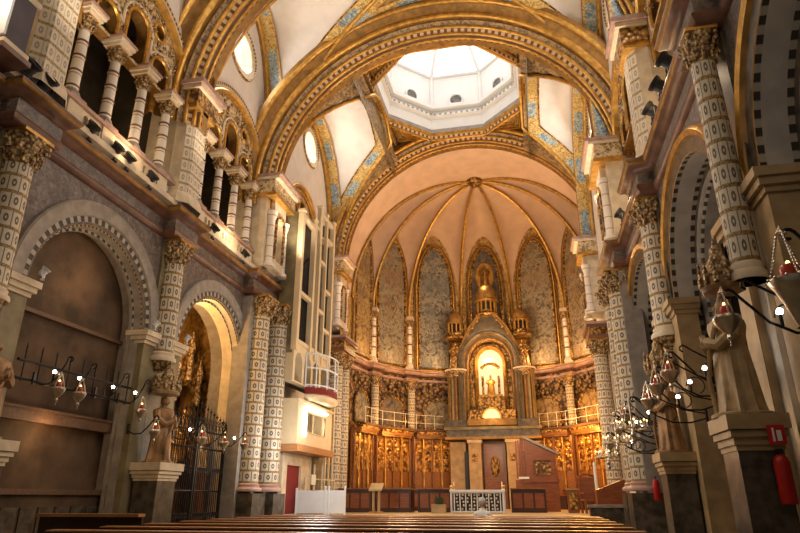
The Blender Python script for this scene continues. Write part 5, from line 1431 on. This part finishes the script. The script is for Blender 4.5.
for x in (-.9, .9): m = MB('pewdark'); m.sm = False; m.box((x, .2, .3), (.06, .5, .6)); m.build('leg', t)
# person: seen from behind, seated on a low stool in the first row
def person(loc, rz):
    t = thing('person', 'person with white hair and white shirt seated with back to the camera, before the altar', 'person', loc, rz)
    V_ = [(0, 0, .48), (0, -.02, .66), (0, -.03, .86), (0, -.01, 1.0), (0, 0, 1.07), (0, .01, 1.13),
          (-.10, .03, .47), (-.12, .42, .48), (-.12, .44, .10), (-.12, .56, .04), (.10, .03, .47), (.12, .42, .48), (.12, .44, .10), (.12, .56, .04),
          (-.18, -.01, .97), (-.24, .05, .72), (-.15, .26, .60), (.18, -.01, .97), (.24, .05, .72), (.15, .26, .60)]
    E_ = [(0, 1), (1, 2), (2, 3), (3, 4), (4, 5), (0, 6), (6, 7), (7, 8), (8, 9), (0, 10), (10, 11), (11, 12), (12, 13), (3, 14), (14, 15), (15, 16), (3, 17), (17, 18), (18, 19)]
    R_ = [.15, .14, .16, .11, .055, .055, .10, .075, .05, .035, .10, .075, .05, .035, .07, .05, .035, .07, .05, .035]
    me = bpy.data.meshes.new('body'); me.from_pydata(V_, E_, []); o = bpy.data.objects.new('body', me); COL.objects.link(o); o.parent = t
    me.materials.append(MT['shirt']); me.materials.append(MT['trouser'])
    o.modifiers.new('skin', 'SKIN'); me.skin_vertices.new() if not me.skin_vertices else None
    for sv, r in zip(me.skin_vertices[0].data, R_): sv.radius = (r, r*.85)
    me.skin_vertices[0].data[0].use_root = True
    s2 = o.modifiers.new('subdivision', 'SUBSURF'); s2.levels = 2; s2.render_levels = 2
    hands = MB('skin'); m = MB('skin'); m.sphere((0, .02, 1.22), .088, 16, 'skin', (.88, 1.02, 1.28)); m.lathe((0, .115, 1.2), [(.018, -.015), (.014, .01), (.005, .035)], 6, 'skin')
    for e in (-1, 1):
        m.sphere((e*.08, .01, 1.21), .022, 8, 'skin', (.5, .8, 1.3)); m.sphere((e*.03, .10, 1.235), .011, 6, 'hair')
        hands.sphere((e*.15, .30, .60), .04, 8, 'skin', (.9, 1.2, .6))
        for q in range(4): hands.tube([(e*.15-.024+q*.016, .32, .60), (e*.15-.024+q*.016, .365, .595), (e*.15-.024+q*.016, .39, .58)], .009, 5, 'skin', r2=.007)
        hands.tube([(e*.12, .30, .60), (e*.105, .335, .595)], .010, 5, 'skin')
    m.box((0, .105, 1.165), (.04, .012, .008), mat='redcloth')
    hd = m.build('head', t); hands.build('hands', t)
    m = MB('hair'); m.sphere((0, -.005, 1.255), .096, 14, 'hair', (.93, 1.02, 1.0)); m.build('hair', hd)
person((1.16, 15.4, 0), 0)
t = thing('stool', 'low wooden stool carrying the seated person', 'stool', (1.16, 15.42, 0))
m = MB('pewdark'); m.sm = False; m.box((0, 0, .30), (.42, .40, .05)); m.build('seat', t)
for x in (-.17, .17):
    for y in (-.16, .16): m = MB('pewdark'); m.sm = False; m.box((x, y, .14), (.05, .05, .28)); m.build('leg', t)
# ------------------------------------------------------------------ camera, light, look
FPX = 610.; PITCH = math.atan((497-266.5)/FPX); YAW = math.atan((538-400)*math.cos(PITCH)/FPX)
cam = bpy.data.cameras.new('camera'); cam.sensor_width = 36.; cam.lens = FPX/800*36; cam.clip_end = 200
co = bpy.data.objects.new('camera', cam); COL.objects.link(co); sc.camera = co
co.location = (2.45, 0, 1.35); co.rotation_euler = (PI/2+PITCH, 0, YAW)

def pt(loc, e, col=(1, .70, .40), r=.25):
    l = bpy.data.lights.new('lamp_light', 'POINT'); l.energy = e; l.color = col; l.shadow_soft_size = r
    o = bpy.data.objects.new('lamp_light', l); COL.objects.link(o); o.location = loc; return o
def spot(loc, tgt, e, col=(1, .72, .42), ang=80, r=.15, blend=.7):
    l = bpy.data.lights.new('spot_light', 'SPOT'); l.energy = e; l.color = col; l.spot_size = math.radians(ang); l.spot_blend = blend; l.shadow_soft_size = r
    o = bpy.data.objects.new('spot_light', l); COL.objects.link(o); o.location = loc
    o.rotation_euler = (Vector(tgt)-Vector(loc)).to_track_quat('-Z', 'Y').to_euler(); return o
def area(loc, tgt, e, sx, sy, col=(1, 1, 1)):
    l = bpy.data.lights.new('daylight', 'AREA'); l.shape = 'RECTANGLE'; l.size = sx; l.size_y = sy; l.energy = e; l.color = col
    o = bpy.data.objects.new('daylight', l); COL.objects.link(o); o.location = loc
    o.rotation_euler = (Vector(tgt)-Vector(loc)).to_track_quat('-Z', 'Y').to_euler(); return o
W_ = bpy.data.worlds.new('world'); sc.world = W_; W_.use_nodes = True
W_.node_tree.nodes['Background'].inputs[0].default_value = (1., .86, .70, 1); W_.node_tree.nodes['Background'].inputs[1].default_value = .08
pt((-5.7, 6.2, 9.3), 14, (1, .9, .7), .1)
pt((2.9, 4.2, 6.2), 45, (1, .88, .72), .3)  # unseen light added for the soffit of the near right arch
# daylight through lantern and oculus windows
area((OC[0], OC[1], 20.6), (OC[0], OC[1], 0), 60, 3.6, 3.6, (1, .97, .92))
for s in (-1, 1):
    for c, z in ((10.5, 15.65), (15.55, 15.65), (22.3, 16.)): area((X(s, .05), c, z), (0, c, 12), 90, 1.0, 1.0, (1, .97, .92))
# floodlights on the cornices wash the vaults
for s in (-1, 1):
    for y in (7.95, 13.05, 18.2): spot((X(s, 1.5), y, 8.7), (X(s, 3.0), y+1.0, 17.), 400, (1, .82, .62), ang=110)
    for c in BAYS: pt((X(s, -.9), c, 9.5), 30, r=.2)
    for c in BAYS: pt((X(s, .45), c, 8.75), 22, r=.1)
    spot((X(s, .9), 24.9, 8.4), (AX*.5-s*1., 27.5, 17), 520, ang=100)
    spot((X(s, 1.9), 22, 8.4), (0, 22, 17), 300, (1, .82, .62), ang=100)
# apse: uplights over the cornice and over the stalls, the lit niche
for k in range(NP):
    A, B = apv(k, RA-.35), apv(k+1, RA-.35); mx, my = (A[0]+B[0])/2, (A[1]+B[1])/2
    pt((AX+(mx-AX)*.93, YC+(my-YC)*.93, 8.15), 26 if k < 4 else 48, (1, .62, .28), .2)
    if k not in (2, 3, 4): pt((AX+(mx-AX)*.9, YC+(my-YC)*.9, 4.4), 55 if k < 3 else 120, (1, .55, .18), .12) if False else pt((AX+(mx-AX)*.78, YC+(my-YC)*.78, 4.3), (60 if k < 3 else 150)*1.3, (1, .48, .12), .15)
pt((AX, 29.5, 9.5), 260, (1, .66, .36), .4)  # unseen warm light added mid-air for the apse and altarpiece
pt((-2.5, 24, 4.4), 150, (1, .74, .48), .3); pt((2.5, 24, 4.4), 110, (1, .70, .42), .3)  # unseen fill lights, here and below, added to brighten the sanctuary
pt((AX, 26.5, 3.8), 160, (1, .66, .36), .4)
# chapel, booth and niche lamps, with added fill lights after
pt((-6.95, 15.0, 5.9), 150, (1, .58, .2), .15); pt((-7.0, 15.2, 2.6), 60, (1, .60, .24), .15)
pt((-6.45, 10.3, 2.5), 14, (1, .62, .3), .1); pt((-6.2, 10.6, 5.6), 12, (1, .66, .36), .15)
pt((-5.5, 21.0, 3.75), 30, (1, .85, .6), .1)
pt((AXM, AYM+.05, 7.0), 16, (1, .70, .32), .15); pt((AXM, AYM-.9, 5.2), 20, (1, .66, .3), .15)
pt((1.6, 12.2, 4.2), 110, (1, .9, .75), .3); pt((-3.9, 18.3, 2.9), 130, (1, .95, .88), .3)  # unseen lights added to brighten the seated person and the white screen
pt((AX, 31.9, 12.2), 22, (1, .72, .36), .15)  # unseen light added to brighten the sunburst figure
# unseen fill lights added in mid-air to brighten the nave and pews
for x, y, z, e in ((0, 6, 6.5, 70), (0, 10, 6.0, 110), (0, 15, 6.0, 110), (0, 21, 5.5, 110)): pt((x, y, z), e, (1, .82, .62), .6)
sc.view_settings.view_transform = 'Standard'; sc.view_settings.look = 'None'
sc.view_settings.gamma = 1; sc.view_settings.use_curve_mapping = False
sc.view_settings.exposure = .3
sc.cycles.max_bounces = 5; sc.cycles.diffuse_bounces = 2; sc.cycles.glossy_bounces = 2
